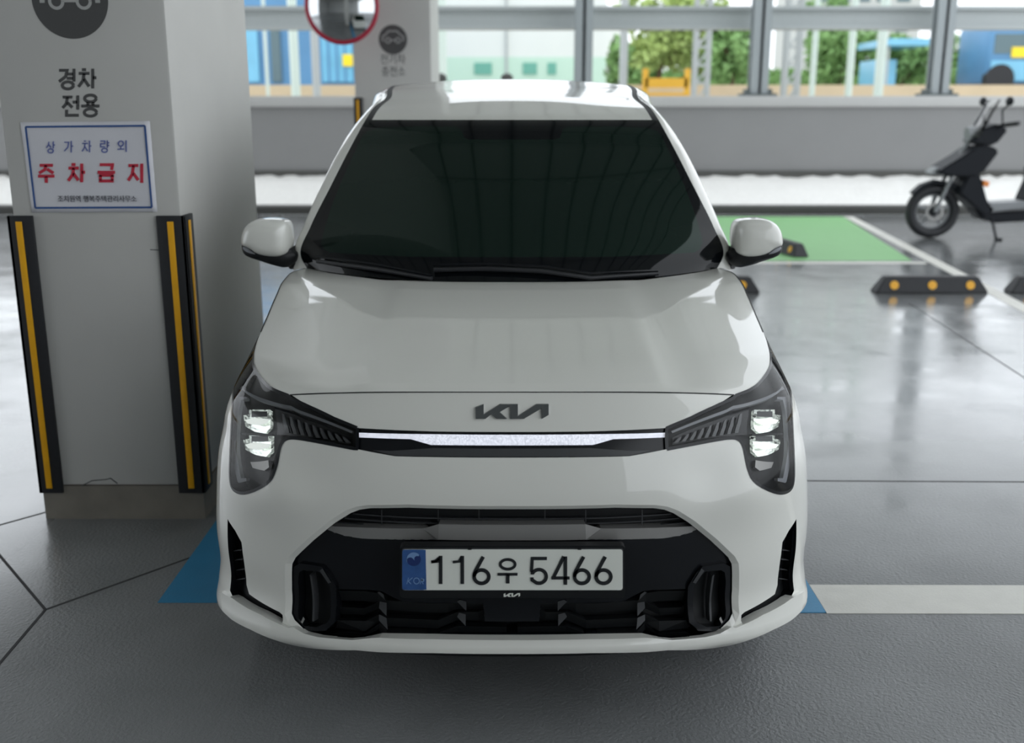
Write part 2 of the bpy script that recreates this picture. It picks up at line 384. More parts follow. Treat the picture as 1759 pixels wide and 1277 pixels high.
def corner_guard(px0, px1, wl, wr, z0, z1, y, side_len, name_label, leftside):
    """black L-shaped rubber guard with yellow stripes on a pillar corner"""
    cx_ = px0 if leftside else px1
    o = tag(empty('corner_guard', (cx_, y, z0)), name_label, 'corner guard')
    t = .014; s = -1 if leftside else 1
    xa, xb = (cx_ - t, cx_ + wl) if leftside else (cx_ - wl, cx_ + t)
    bm = bmesh.new(); box(bm, xa, xb, y - t, y - .0005, z0, z1, .003)
    xs0, xs1 = (cx_ - t, cx_ - .0005) if leftside else (cx_ + .0005, cx_ + t)
    box(bm, xs0, xs1, y - t, y + side_len, z0, z1, .003)
    rel(bmobj('rubber', bm, M['rub'], o, 30), o)
    m = (xa + xb) / 2 + (-.004 if leftside else .0)
    rel(boxobj('yellow_stripe', m - .011, m + .011, y - t - .003, y - t + .001, z0 + .02, z1 - .02, M['yellow'], o, .001), o)
    xo = cx_ - t - .003 if leftside else cx_ + t - .001
    rel(boxobj('yellow_stripe', xo, xo + .004, y + side_len * .45 - .011, y + side_len * .45 + .011, z0 + .02, z1 - .02, M['yellow'], o, .001), o)
    return o
z0g = bp(200, 848, PY0 - .014)[2]; z1g = bp(200, 371, PY0 - .014)[2]
corner_guard(PX0, PX1, .075, .075, z0g, z1g, PY0, .09, 'tall black rubber corner guard with yellow stripe at the pillar corner farther from the car', True)
corner_guard(PX0, PX1, .085, .085, z0g, z1g, PY0, .09, 'tall black rubber corner guard with yellow stripes at the pillar corner next to the car', False)

# the notice
no = tag(empty('paper_notice', tuple(bp(153, 288, PY0))), 'white paper notice with blue border and red Korean letters taped on the grey pillar', 'notice')
W_, H_ = 20, 14; vs = []; fs = []
c4 = [bp(36, 210, PY0), bp(258, 208, PY0), bp(271, 364, PY0), bp(56, 365, PY0)]
for j in range(H_ + 1):
    for i in range(W_ + 1):
        u, v = i / W_, j / H_; p = (c4[0] * (1 - u) + c4[1] * u) * (1 - v) + (c4[3] * (1 - u) + c4[2] * u) * v
        p = p.copy(); p[1] = PY0 - .004 - .0016 * math.sin(u * 9 + v * 23) * math.sin(v * 31 + u * 4); vs.append(p)
for j in range(H_):
    for i in range(W_): a = j * (W_ + 1) + i; fs.append((a, a + W_ + 1, a + W_ + 2, a + 1))
sh = pyobj('sheet', vs, fs, M['paper'], no, True); rel(sh, no); md = sh.modifiers.new('s', 'SOLIDIFY'); md.thickness = .001; md.offset = 1
q = [(45.5, 218), (250, 216), (262, 356), (62, 357)]
rel(pxprism('blue_border', [stroke([q[i], q[(i + 1) % 4]], 3.2) for i in range(4)], PY0, M['pblue'], no, off=.0065), no)
for it in [('상', 81, 243, 15, 20), ('가', 111, 242, 16, 20), ('차', 142, 241.5, 16, 20), ('량', 173, 241, 16, 21), ('외', 203, 241, 17, 20)]:
    rel(pxprism('slate_letter', hangul_polys([it], 2.1), PY0, M['pblue2'], no, off=.0065), no)
for it in [('주', 67, 282, 28, 32), ('차', 118, 281, 29, 32), ('금', 169, 281, 30, 31), ('지', 221, 281, 27, 33)]:
    rel(pxprism('red_letter', hangul_polys([it], 5.2), PY0, M['pred'], no, off=.0065), no)
rel(wall_text('small_lettering', '조치원역 행복주택관리사무소', (100, 336, 234, 347), PY0 - .0075, M['pblack'], no), no)

# ------------------------------------------------------------------ far pillar with sign, guard, convex mirror
FY = 10.1
fx0, fx1 = bp(610, 170, FY)[0], bp(742, 170, FY)[0]
fp = tag(empty('concrete_pillar', ((fx0 + fx1) / 2, FY, 0)), 'pale concrete pillar behind the roof of the white car', 'pillar')
rel(boxobj('shaft', fx0, fx1, FY, FY + 1.1, 0, 6.2, M['conc'], fp, .012), fp)
c2 = bp(675, 68, FY)
rel(plane_prism('painted_disc', [disc_poly(c2, .132)], FY, M['sign'], fp), fp)
rel(plane_prism('car_pictogram', car_icon(c2, .127), FY, M['signpale'], fp, off=.0014), fp)
rel(wall_text('painted_lettering', '전기차', (654, 93, 696, 110), FY, M['sign'], fp), fp)
rel(wall_text('painted_lettering', '충전소', (656, 114, 696, 131), FY, M['sign'], fp), fp)
corner_guard(fx0, fx1, .07, .07, .2, bp(615, 168, FY)[2], FY, .09, 'black and yellow corner guard on the far pale pillar', True)
cm = tag(empty('convex_mirror', tuple(bp(587, 8, 9.7))), 'round red-rimmed convex traffic mirror hanging on the far pale pillar', 'mirror')
c3 = bp(587, 10, 9.7); R = .31
bm = bmesh.new(); rings = []
for i in range(9):
    r = R * i / 8; dz = -.07 * (1 - (i / 8) ** 2)
    rings.append([bm.verts.new((c3[0] + r * math.cos(a) * 1.0, c3[1] + dz, c3[2] + r * math.sin(a))) for a in [2 * math.pi * k / 40 for k in range(40)]] if i else [bm.verts.new((c3[0], c3[1] + dz, c3[2]))])
for k in range(40): bm.faces.new((rings[0][0], rings[1][k], rings[1][(k + 1) % 40]))
for i in range(1, 8):
    for k in range(40): bm.faces.new((rings[i][k], rings[i + 1][k], rings[i + 1][(k + 1) % 40], rings[i][(k + 1) % 40]))
rel(bmobj('mirror_glass', bm, M['mirror'], cm, 60), cm)
bm = bmesh.new(); torus(bm, c3, R, .02, 'Y', 48, 10); rel(bmobj('red_rim', bm, M['redrim'], cm, 60), cm)
bm = bmesh.new(); tube(bm, [c3 + np.array([0, .01, 0]), c3 + np.array([.12, .28, 0]), (fx0 + .05, FY + .02, c3[2])], .02); rel(bmobj('bracket', bm, M['steel'], cm, 40), cm)
rel(boxobj('back_cap', c3[0] - .2, c3[0] + .2, c3[1] + .0, c3[1] + .05, c3[2] - .2, c3[2] + .2, M['redrim'], cm, .02), cm)

# ------------------------------------------------------------------ the white car
YB = 2.68
# rows of the lower body: v, Zc, Yc (centre line) | Zs, W (side) , n
ROWS = [(0, .195, 2.33, .200, .785, 2.6), (.05, .219, 2.270, .195, .814, 2.6), (.13, .262, 2.266, .255, .807, 2.6), (.22, .32, 2.275, .315, .799, 2.6), (.33, .40, 2.268, .40, .802, 2.6),
        (.48, .50, 2.262, .50, .796, 2.6), (.63, .60, 2.264, .60, .785, 2.6), (.80, .71, 2.288, .68, .767, 2.6), (.89, .77, 2.312, .755, .747, 2.6)]
XC = .54; PHC = math.asin(XC / .787); TC = PHC / (math.pi / 2)
def crack(X):  # front edge of the bonnet
    X = np.asarray(X, float); a = np.abs(X) / XC; Y = 2.36 + .09 * a**3
    py = 675 + 4.5 * a**4; b = (py - CY) / FP; t = Y / (cT - b * sT); Z = CH + t * (-sT - b * cT)
    return np.stack([X, Y, Z], -1)
EP = [(466, 666, 2.50), (448, 648, 2.57), (437, 629, 2.64), (436, 613, 2.70), (440, 592, 2.80), (448, 571, 2.90), (460, 543, 3.04), (475, 508, 3.22), (489, 481, 3.37), (505, 467, 3.46), (527, 461, 3.52)]
ET = [TC + (1 - TC) * k / 6 for k in range(1, 6)] + [1.0, 1.14, 1.32, 1.47, 1.56, 1.64]
EPT = [crack(-XC)] + [bp(*p) for p in EP]
EPT = np.array([[abs(p[0]), p[1], p[2]] for p in EPT])
AT = [TC] + ET + [2.2, 3.0, 3.85]; AP = list(EPT) + [np.array([.745, 4.1, 1.02]), np.array([.745, 4.9, 1.05]), np.array([.70, 5.72, 1.06])]
edgeT = spl(AT, AP)
def sideY(t): return YB + (t - 1) * 1.07
def A(t, v):
    t = np.asarray(t, float); v = np.asarray(v, float); s = np.sign(t); s[s == 0] = 1; T = np.abs(t)
    ph = np.minimum(T, 1) * math.pi / 2; sn = np.sin(ph); R = []
    for (_, Zc, Yc, Zs, W, n) in ROWS:
        w = W - .06 * np.clip((T - 3.0) / .85, 0, 1)**2 + .012 * np.sin(np.clip((T - 1) / 2.85, 0, 1) * math.pi)
        X = w * sn
        Y = np.where(T <= 1, YB - (YB - Yc) * np.sqrt(np.maximum(0, 1 - sn**n)), sideY(T))
        R.append(np.stack([X, Y, Zc + (Zs - Zc) * sn**3], -1))
    top = edgeT(np.maximum(T, TC)); c = crack(np.minimum(.787 * sn, XC)); top = np.where((T < TC)[..., None], c, top)
    R.append(top); R = np.array(R); vk = np.array([r[0] for r in ROWS] + [1.0])
    h = np.diff(vk)[:, None, None]; sl = np.diff(R, axis=0) / h; Mg = np.zeros_like(R); Mg[0] = sl[0]; Mg[-1] = sl[-1]
    Mg[1:-1] = (sl[:-1] * h[1:] + sl[1:] * h[:-1]) / (h[1:] + h[:-1])
    vc = np.clip(v, 0, 1); i = np.clip(np.searchsorted(vk, vc, side='right') - 1, 0, len(vk) - 2); k = np.arange(len(T))
    hh = (vk[i + 1] - vk[i])[:, None]; x = ((vc - vk[i])[:, None] / hh)
    P = (2 * x**3 - 3 * x**2 + 1) * R[i, k] + (x**3 - 2 * x**2 + x) * hh * Mg[i, k] + (-2 * x**3 + 3 * x**2) * R[i + 1, k] + (x**3 - x**2) * hh * Mg[i + 1, k]
    # a soft cheek between grille and lamp
    z = P[:, 2]; bul = .020 * np.exp(-((np.abs(P[:, 0]) - .60) / .11)**2 - ((z - .60) / .085)**2) - .010 * np.exp(-((np.abs(P[:, 0]) - .47) / .07)**2 - ((z - .655) / .05)**2)
    P[:, 1] -= bul * (T < 1)
    P[:, 0] *= s
    return P
# bonnet
CW = [0, .15, .35, .55, .78, 1.0]; CPT = [(675, 2.36), (641, 2.455), (602, 2.60), (563, 2.76), (522, 2.97), (485, 3.21)]
hc = spl(CW, [bp(880, y, Y)[1:] for y, Y in CPT])
EW = [0, .05, .10, .16, .22, .31, .41, .55, .73, .87, .95, 1.0]
he = spl(EW, EPT)
def B(a, w):
    a = np.asarray(a, float); w = np.asarray(w, float); C = hc(w); E_ = he(w); g = np.abs(a)
    X = a * E_[:, 0]; Y = C[:, 0] + (E_[:, 1] - C[:, 0]) * g**3; Z = C[:, 1] + (E_[:, 2] - C[:, 1]) * g**3.4
    xc = .372 - .02 * w; st = .5 - .5 * np.tanh((np.abs(X) - xc) / .020)
    Z = Z + .0045 * (st - 0) * np.clip(w / .05, 0, 1) * np.clip((1 - w) / .1, 0, 1) - .003 * np.exp(-((np.abs(X) - xc - .06) / .05)**2) * np.clip(w / .08, 0, 1)
    return np.stack([X, Y, Z], -1)
# greenhouse
GK = [0, .10, .35, .6, .8, 1.0, 1.14, 1.3, 1.55, 2.3, 2.75, 3.0]
def yz(py, Y): return bp(880, py, Y)[1:]
GC = [yz(485, 3.21), None, None, None, None, yz(206, 3.86), yz(186, 4.02), yz(167, 4.22), yz(148.5, 4.6), np.array([5.25, 1.565]), np.array([5.62, 1.30]), np.array([5.74, 1.06])]
for i, k in ((1, .10), (2, .35), (3, .6), (4, .8)):
    GC[i] = GC[0] * (1 - k) + GC[5] * k + np.array([0, .014 * math.sin(math.pi * k)])
def ax(p): q = bp(*p); return np.array([abs(q[0]), q[1], q[2]])
GE1 = [ax(p) for p in [(527, 461, 3.52), (517, 441, 3.535), (534, 388, 3.59), (569, 318, 3.68), (599, 259, 3.79), (628, 206, 3.92), (642, 185, 4.08), (661, 170, 4.30)]] + [np.array([.535, 4.62, 1.570]), np.array([.53, 5.25, 1.53]), np.array([.60, 5.62, 1.28]), np.array([.68, 5.72, 1.06])]
GE2 = [ax(p) for p in [(505, 466, 3.53), (505, 436, 3.56), (524, 382, 3.64), (556, 310, 3.74), (587, 250, 3.86), (618, 204, 4.00), (639, 182, 4.16), (664, 163, 4.36)]] + [np.array([.585, 4.64, 1.548]), np.array([.58, 5.25, 1.50]), np.array([.62, 5.62, 1.27]), np.array([.70, 5.72, 1.06])]
gc, g1, g2_ = spl(GK, GC), spl(GK, GE1), spl(GK, GE2)
belt = spl([0, 1.0, 2.3, 3.0], [(.735, 3.60, 1.0), (.745, 4.2, 1.02), (.735, 5.3, 1.055), (.70, 5.72, 1.06)])
def G(b, g):
    b = np.asarray(b, float); g = np.asarray(g, float); s = np.sign(b); s[s == 0] = 1; q = np.abs(b)
    C = gc(g); E1 = g1(g); E2 = g2_(g); Bt = belt(g)
    k = np.minimum(q, 1); P = np.stack([k * E1[:, 0], C[:, 0] + (E1[:, 1] - C[:, 0]) * k**2.4, C[:, 1] + (E1[:, 2] - C[:, 1]) * k**2.4], -1)
    x = np.clip((q - 1) / .15, 0, 1)[:, None]; P2 = E1 + (E2 - E1) * x
    nrm = np.clip(np.sin(x * math.pi), 0, 1) * .006; P2[:, 0] += nrm[:, 0] * .6; P2[:, 2] += nrm[:, 0] * .6
    y = np.clip((q - 1.15) / .85, 0, 1)[:, None]; P3 = E2 + (Bt - E2) * y; P3[:, 0] += .012 * np.sin(y[:, 0] * math.pi)
    P = np.where((q > 1.15)[:, None], P3, np.where((q > 1)[:, None], P2, P)); P[:, 0] *= s
    return P

def normals(S, u, v):
    e = 2e-3; du = S(u + e, v) - S(u - e, v); dv = S(u, np.minimum(v + e, v.max() if S is None else v + e)) - S(u, v - e)
    n = np.cross(du, dv); return n / np.maximum(1e-12, np.linalg.norm(n, axis=1))[:, None]
class Surf:
    def __init__(s, f, ur, vr, su, sv):
        s.f, s.ur, s.vr, s.su, s.sv = f, ur, vr, su, sv
        U, V = np.meshgrid(np.linspace(ur[0], 0, 260), np.linspace(vr[0], vr[1], 260)); s.U, s.V = U.ravel(), V.ravel(); s.px = {}
    def ev(s, u, v, off=0):
        u = np.asarray(u, float); v = np.asarray(v, float); P = s.f(u, v)
        if np.any(off):
            P = P + s.n(u, v) * (off[:, None] if hasattr(off, '__len__') else off)
        return P
    def n(s, u, v):
        e = 1.5e-3; v0 = np.clip(v - e, *s.vr); v1 = np.clip(v + e, *s.vr)
        n = np.cross(s.f(u + e, v) - s.f(u - e, v), s.f(u, v1) - s.f(u, v0)); return n / np.maximum(1e-12, np.linalg.norm(n, axis=1))[:, None]
    def inv(s, pts, off=0):
        """photo pixels (left half) -> surface parameters"""
        if off not in s.px:
            X_ = s.ev(s.U, s.V, off); ff = (s.n(s.U, s.V) * (X_ - np.array([0, 0, CH]))).sum(1) < -.02   # facing the viewer only
            p_ = proj(X_); p_[~ff] = 1e6; s.px[off] = p_
        out = []
        for p in pts:
            d = ((s.px[off] - np.array(p))**2).sum(1); i = int(np.argmin(d)); q = np.array([s.U[i], s.V[i]])
            for _ in range(8):
                uu = np.array([q[0], q[0] + 1e-4, q[0]]); vv = np.array([q[1], q[1], q[1] + 1e-4]); X = proj(s.ev(uu, vv, off))
                J = np.stack([(X[1] - X[0]) / 1e-4, (X[2] - X[0]) / 1e-4], 1)
                try: st = np.linalg.solve(J.T @ J + 1e-3 * np.eye(2), J.T @ (np.array(p) - X[0]))
                except Exception: break
                q = q + np.clip(st, -.03, .03); q = np.array([np.clip(q[0], s.ur[0], 0.0), np.clip(q[1], *s.vr)])
            out.append((float(q[0]), float(q[1])))
        return out
SA = Surf(A, (-1.7, 1.7), (0, 1), .8, .70); SB = Surf(B, (-1, 1), (0, 1), .73, .95); SG = Surf(G, (-1.3, 1.3), (0, 2.0), .65, .75)
def mir(poly): return [(-u, v) for u, v in reversed(poly)]
def sym(poly): return poly + mir(poly)     # left half from centre-bottom to centre-top
def inside(poly, x, y):
    poly = np.array(poly); x0, y0 = poly[:, 0], poly[:, 1]; x1, y1 = np.roll(x0, -1), np.roll(y0, -1); r = np.zeros(len(x), bool)
    for a, b, c, d in zip(x0, y0, x1, y1):
        if b == d: continue
        k = ((b > y) != (d > y)) & (x < (c - a) * (y - b) / (d - b) + a); r ^= k
    return r
def dens(poly, mx):
    out = []
    for i, p in enumerate(poly):
        q = poly[(i + 1) % len(poly)]; n = max(1, int(math.hypot(q[0] - p[0], q[1] - p[1]) / mx))
        for k in range(n): out.append((p[0] + (q[0] - p[0]) * k / n, p[1] + (q[1] - p[1]) * k / n))
    return out
def smooth_poly(poly, it=1):
    for _ in range(it):
        o = []
        for i, p in enumerate(poly):
            q = poly[(i + 1) % len(poly)]; o += [(p[0] * .75 + q[0] * .25, p[1] * .75 + q[1] * .25), (p[0] * .25 + q[0] * .75, p[1] * .25 + q[1] * .75)]
        poly = o
    return poly
def panel(S, outer, holes=(), step=.014, off=0.0, classify=None, cuts=()):
    """triangulate an outline of the parameter plane, lay it on the surface; returns dict name->(verts, tris, normals)"""
    sc = np.array([S.su, S.sv]); loops = [dens([tuple(np.array(p) * sc) for p in l], step) for l in [outer] + list(holes)]
    V = []; E_ = []
    for l in loops:
        b = len(V); V += l; E_ += [(b + i, b + (i + 1) % len(l)) for i in range(len(l))]
    for a, c in cuts:
        a = np.array(a) * sc; c = np.array(c) * sc; n = max(1, int(np.linalg.norm(c - a) / step)); b = len(V)
        V += [tuple(a + (c - a) * k / n) for k in range(n + 1)]; E_ += [(b + k, b + k + 1) for k in range(n)]
    o = np.array(loops[0]); lo, hi = o.min(0), o.max(0)
    gx, gy = np.meshgrid(np.arange(lo[0] + step * .5, hi[0], step), np.arange(lo[1] + step * .5, hi[1], step)); gx[1::2] += step * .5; gx, gy = gx.ravel(), gy.ravel()
    k = inside(loops[0], gx, gy)
    for h in loops[1:]: k &= ~inside(h, gx, gy)
    gx, gy = gx[k], gy[k]; B0 = np.array(V)
    if len(gx):
        keep = np.ones(len(gx), bool)
        for i in range(0, len(gx), 2000):
            d = ((gx[i:i + 2000, None] - B0[None, :, 0])**2 + (gy[i:i + 2000, None] - B0[None, :, 1])**2).min(1); keep[i:i + 2000] = d > (step * .55)**2
        V += list(zip(gx[keep], gy[keep]))
    r = delaunay_2d_cdt([Vector(map(float, p)) for p in V], E_, [], 0, 1e-6, False)
    vv = np.array([(p.x, p.y) for p in r[0]]); tr = np.array([f for f in r[2] if len(f) == 3]); c = vv[tr].mean(1)
    k = inside(loops[0], c[:, 0], c[:, 1])
    for h in loops[1:]: k &= ~inside(h, c[:, 0], c[:, 1])
    tr = tr[k]; c = c[k] / sc; uv = vv / sc
    P = S.ev(uv[:, 0], uv[:, 1], off); N = S.n(uv[:, 0], uv[:, 1])
    # orient
    a, b_, d = P[tr[:, 0]], P[tr[:, 1]], P[tr[:, 2]]; fn = np.cross(b_ - a, d - a); fl = (fn * N[tr].mean(1)).sum(1) < 0; tr[fl] = tr[fl][:, ::-1]
    names = classify(c) if classify else np.zeros(len(c), int)
    out = {}
    for nm in np.unique(names):
        t = tr[names == nm]; ids, inv = np.unique(t.ravel(), return_inverse=True)
        out[nm] = (P[ids], inv.reshape(-1, 3), N[ids])
    return out
def surfobj(name, data, m, parent, extra=None):
    """mesh from (P, tris, N) chunks with the smooth surface normals kept"""
    P, T, N = data; flatP = []; flatT = []; 
    vs = list(map(tuple, P)); fs = [tuple(map(int, t)) for t in T]; nn = list(map(tuple, N))
    for q in (extra or []):
        b = len(vs); vs += list(map(tuple, q[0])); fs += [tuple(int(i) + b for i in t) for t in q[1]]; nn += list(map(tuple, q[2]))
    me = bpy.data.meshes.new(name); me.from_pydata(vs, [], fs); me.update()
    me.polygons.foreach_set('use_smooth', [True] * len(me.polygons))
    me.normals_split_custom_set_from_vertices(nn)
    return link(name, me, m, parent)
def wall_strip(S, loop, o0, o1, step=.014, closed=True, inset=None):
    """return wall along an opening from offset o0 to o1 (duplicated verts, own normals)"""
    sc = np.array([S.su, S.sv]); l = np.array(dens([tuple(np.array(p) * sc) for p in loop], step)) / sc
    l2 = l if inset is None else np.array(dens([tuple(np.array(p) * sc) for p in inset], step)) / sc
    if inset is not None and len(l2) != len(l):   # resample by index
        k = np.linspace(0, len(l2), len(l), endpoint=False).astype(int); l2 = l2[k]
    a = S.ev(l[:, 0], l[:, 1], o0); b = S.ev(l2[:, 0], l2[:, 1], o1); n = len(l); P = []; F = []; N = []
    cen = a.mean(0)
    for i in range(n if closed else n - 1):
        j = (i + 1) % n; q = [a[i], a[j], b[j], b[i]]; nr = np.cross(q[1] - q[0], q[3] - q[0]); L_ = np.linalg.norm(nr)
        if L_ < 1e-12: nr = np.array([0, -1, 0.])
        else: nr = nr / L_
        mid = (q[0] + q[2]) / 2
        if nr @ (cen - mid) < 0: nr = -nr; q = q[::-1]
        k = len(P); P += q; F.append((k, k + 1, k + 2, k + 3)); N += [nr] * 4
    return np.array(P), F, np.array(N)
def offpoly(poly, d, sc):
    """move a closed parameter loop outwards (d>0) by d metres; pointwise"""
    P = np.array(poly) * sc; n = len(P); area = sum(P[i][0] * P[(i + 1) % n][1] - P[(i + 1) % n][0] * P[i][1] for i in range(n)); sg_ = 1 if area > 0 else -1; out = []
    for i in range(n):
        a = P[i] - P[i - 1]; b = P[(i + 1) % n] - P[i]; a = a / max(1e-9, np.linalg.norm(a)); b = b / max(1e-9, np.linalg.norm(b)); t = a + b; t /= max(1e-9, np.linalg.norm(t))
        nr = np.array([t[1], -t[0]]) * sg_; k = 1 / max(.6, nr @ (np.array([a[1], -a[0]]) * sg_)); out.append(tuple((P[i] + nr * d * k) / sc))
    return out
scA = np.array([SA.su, SA.sv])

car = tag(empty('small_car', (0, 2.95, 0)), 'white compact hatchback facing the viewer, parked beside the grey pillar', 'car')
def R_(o): return rel(o, car)
# --- outlines in photo pixels (left half)
OPEN = [(880, 1097), (744, 1096.5), (651, 1094), (604, 1098), (543, 1093), (522.5, 1087), (502, 1068), (496.8, 1056), (497.3, 1017), (498, 972), (504, 961), (537, 930), (573, 901), (600, 884), (616, 878), (634, 875.5), (700, 874.5), (880, 874)]
op_uv = sym(SA.inv(OPEN)[1:-1]); op_out = offpoly(op_uv, .011, scA)
SLOT = [(391, 892), (392, 943), (395, 1015), (400, 1026), (449, 1054), (484, 1071.5), (486, 1067), (485.5, 1057), (480, 1052), (428, 1021), (423.5, 1005.5), (419, 964), (415, 932), (404, 912)]
slot = SA.inv(SLOT)
HT = [(613.5, 735.5), (573, 719), (533, 700), (494.5, 680)]                 # along the nose
def soft(P, it=2):
    P = [tuple(map(float, p)) for p in P]
    for _ in range(it):
        o = [P[0]]
        for a, b in zip(P[:-1], P[1:]): o += [(a[0] * .75 + b[0] * .25, a[1] * .75 + b[1] * .25), (a[0] * .25 + b[0] * .75, a[1] * .25 + b[1] * .75)]
        P = o + [P[-1]]
    return P
HE = [(466, 666), (448, 648), (437, 629), (436, 613), (440, 592), (446, 575)]   # along the bonnet edge (v = 1)
HL = [(427, 605), (411, 634), (402, 661), (400, 690), (397, 746), (394.8, 799), (395, 826), (399, 841), (413, 848.5), (432, 845.5), (464, 829), (474.5, 805), (480, 773), (484, 762), (490, 755), (501, 752), (525, 755), (613.5, 772)]
ht = SA.inv(HT); hl = SA.inv(soft(HL, 2)); et = [-t for t in ([TC] + ET[:6])]
he_hole = [(ET[k] * -1, 1.02) for k in range(5)] + [(-(1.0), 1.02)]; he_in = [(-ET[k], .997) for k in range(5)] + [(-.985, .995)]
ht_h = ht[:-1] + [(ht[-1][0], 1.02)]; ht_i = ht[:-1] + [(ht[-1][0], .995)]
hhole = ht_h + he_hole + hl; hin = ht_i + he_in + hl
BAR = [(880, 744), (747, 741.5), (613.5, 735.5), (613.5, 772), (679, 784.3), (880, 786.5)]
bar = sym(SA.inv(BAR)[1:-1][:0] or [p for p in SA.inv([(747, 741.5), (613.5, 735.5), (613.5, 772), (679, 784.3)])])
# wheel arch holes
def arch(y, r, n=24):
    zz = np.linspace(0, 1, 200); prof = None; out = []
    for i in range(n + 1):
        a = math.pi * (1.12 - 1.24 * i / n); Y = y + r * math.cos(a); Z = .29 + r * math.sin(a); t = 1 + (Y - YB) / 1.07
        zs = A(np.full(200, max(t, 1.0)), zz)[:, 2]; v = float(np.interp(Z, zs[3:], zz[3:])) if Z > zs[3] else -.03
        out.append((-t, v))
    return out + [(out[-1][0], -.05), (out[0][0], -.05)]
ar1, ar2 = arch(2.985, .325), arch(5.22, .325)
TE = 3.85
outer = [(-TE, 0), (TE, 0), (TE, 1), (-TE, 1)]
holes = [op_out, slot, mir(slot), hhole, mir(hhole), bar, ar1, mir(ar1), ar2, mir(ar2)]
cutT = [.985, 1.66, 2.55, 3.1]
cuts = [((s * t, 0), (s * t, 1)) for s in (-1, 1) for t in cutT]
def cls(c):
    t = np.abs(c[:, 0]); k = np.searchsorted(cutT, t); return np.where(k == 0, 0, np.where(c[:, 0] < 0, k, -k))
pan = panel(SA, outer, holes, .013, classify=cls, cuts=cuts)
bump = R_(surfobj('front_bumper', pan[0], M['paint'], car, [wall_strip(SA, op_out, 0, -.010, inset=op_uv)]))
for nm_, lp_, o0_, o1_ in (('opening_lining', op_uv, -.010, -.09), ('vent_lining', slot, 0, -.03), ('vent_lining', mir(slot), 0, -.03), ('bar_lining', bar, 0, -.012)):
    q_ = wall_strip(SA, lp_, o0_, o1_); R_(surfobj(nm_, (q_[0], q_[1], q_[2]), M['gloss'], car))
for k, nm in ((1, 'fender'), (2, 'front_door'), (3, 'rear_door'), (4, 'rear_quarter')):
    for s in (-1, 1):
        if s * k in pan: R_(surfobj(nm, pan[s * k], M['paint'], car))
# --- bonnet
hp = panel(SB, [(-1, 0), (1, 0), (1, 1), (-1, 1)], (), .013)[0]
R_(surfobj('bonnet', hp, M['paint'], car))
def ribbon(name, P, N, w, m, parent, lift=.0008):
    P = np.array(P); T = np.gradient(P, axis=0); S_ = np.cross(T, N); S_ /= np.maximum(1e-9, np.linalg.norm(S_, axis=1))[:, None]; Q = P + N * lift
    vs = np.concatenate([Q - S_ * w / 2, Q + S_ * w / 2]); n = len(P); return pyobj(name, vs, [(i, i + 1, n + i + 1, n + i) for i in range(n - 1)], m, parent)
a_ = np.linspace(-1, 1, 121); R_(ribbon('shut_line', SB.ev(a_, a_ * 0 + .002), SB.n(a_, a_ * 0 + .003), .0035, M['black'], car))
for s in (-1, 1):
    w_ = np.linspace(.41, .99, 60); R_(ribbon('shut_line', SB.ev(w_ * 0 + s, w_), SB.n(w_ * 0 + s * .99, w_), .004, M['black'], car))
# --- greenhouse : windscreen, pillars, roof, rear
def strip(S, u0, u1, v0, v1, step=.018): return panel(S, [(u0, v0), (u1, v0), (u1, v1), (u0, v1)], (), step)[0]
scG = np.array([SG.su, SG.sv])
GL = [(880, 441), (776, 441.5), (700, 441), (600, 436), (566, 434), (556, 428), (552, 418), (554, 404), (562, 378), (583, 320), (606, 268), (622, 234), (632, 224), (650, 219.5), (720, 217), (783, 218), (792, 222), (797, 236), (806, 240), (880, 240)]
gl = sym(SG.inv(GL)[1:-1])
fr = panel(SG, [(-1, 0), (1, 0), (1, 1.0), (-1, 1.0)], [gl], .018)[0]
wsN = R_(surfobj('windscreen_border', fr, M['frit'], car)); tag(wsN, 'black printed border of the windscreen')
R_(surfobj('windscreen', panel(SG, gl, (), .018)[0], M['glass'], car))
R_(surfobj('roof', strip(SG, -.955, .955, 1.0, 2.3), M['paint'], car))
R_(surfobj('rear_window', strip(SG, -1, 1, 2.3, 3.0), M['glass'], car))
for s in (-1, 1):
    u = sorted((s * 1.0, s * 1.15)); R_(surfobj('windscreen_pillar', strip(SG, u[0], u[1], 0.0, 1.0, .012), M['paint'], car))
    R_(surfobj('roof_rail', strip(SG, u[0], u[1], 1.0, 3.0, .02), M['paint'], car))
    u = sorted((s * .955, s * 1.0)); R_(surfobj('roof_ditch_strip', strip(SG, u[0], u[1], 1.0, 2.3, .02), M['rub'], car))
    u = sorted((s * 1.15, s * 2.0)); L = [(u[0], 0.0), (u[1], 0.0), (u[1], 3.0), (u[0], 3.0)]
    sw = [(s * 1.90, .16), (s * 1.90, 2.5), (s * 1.27, 2.25), (s * 1.22, 1.3), (s * 1.22, .95), (s * 1.26, .80)]
    R_(surfobj('side_frame', panel(SG, L, [sw], .03)[0], M['paint'], car)); R_(surfobj('side_window', panel(SG, sw, (), .04)[0], M['glass'], car))
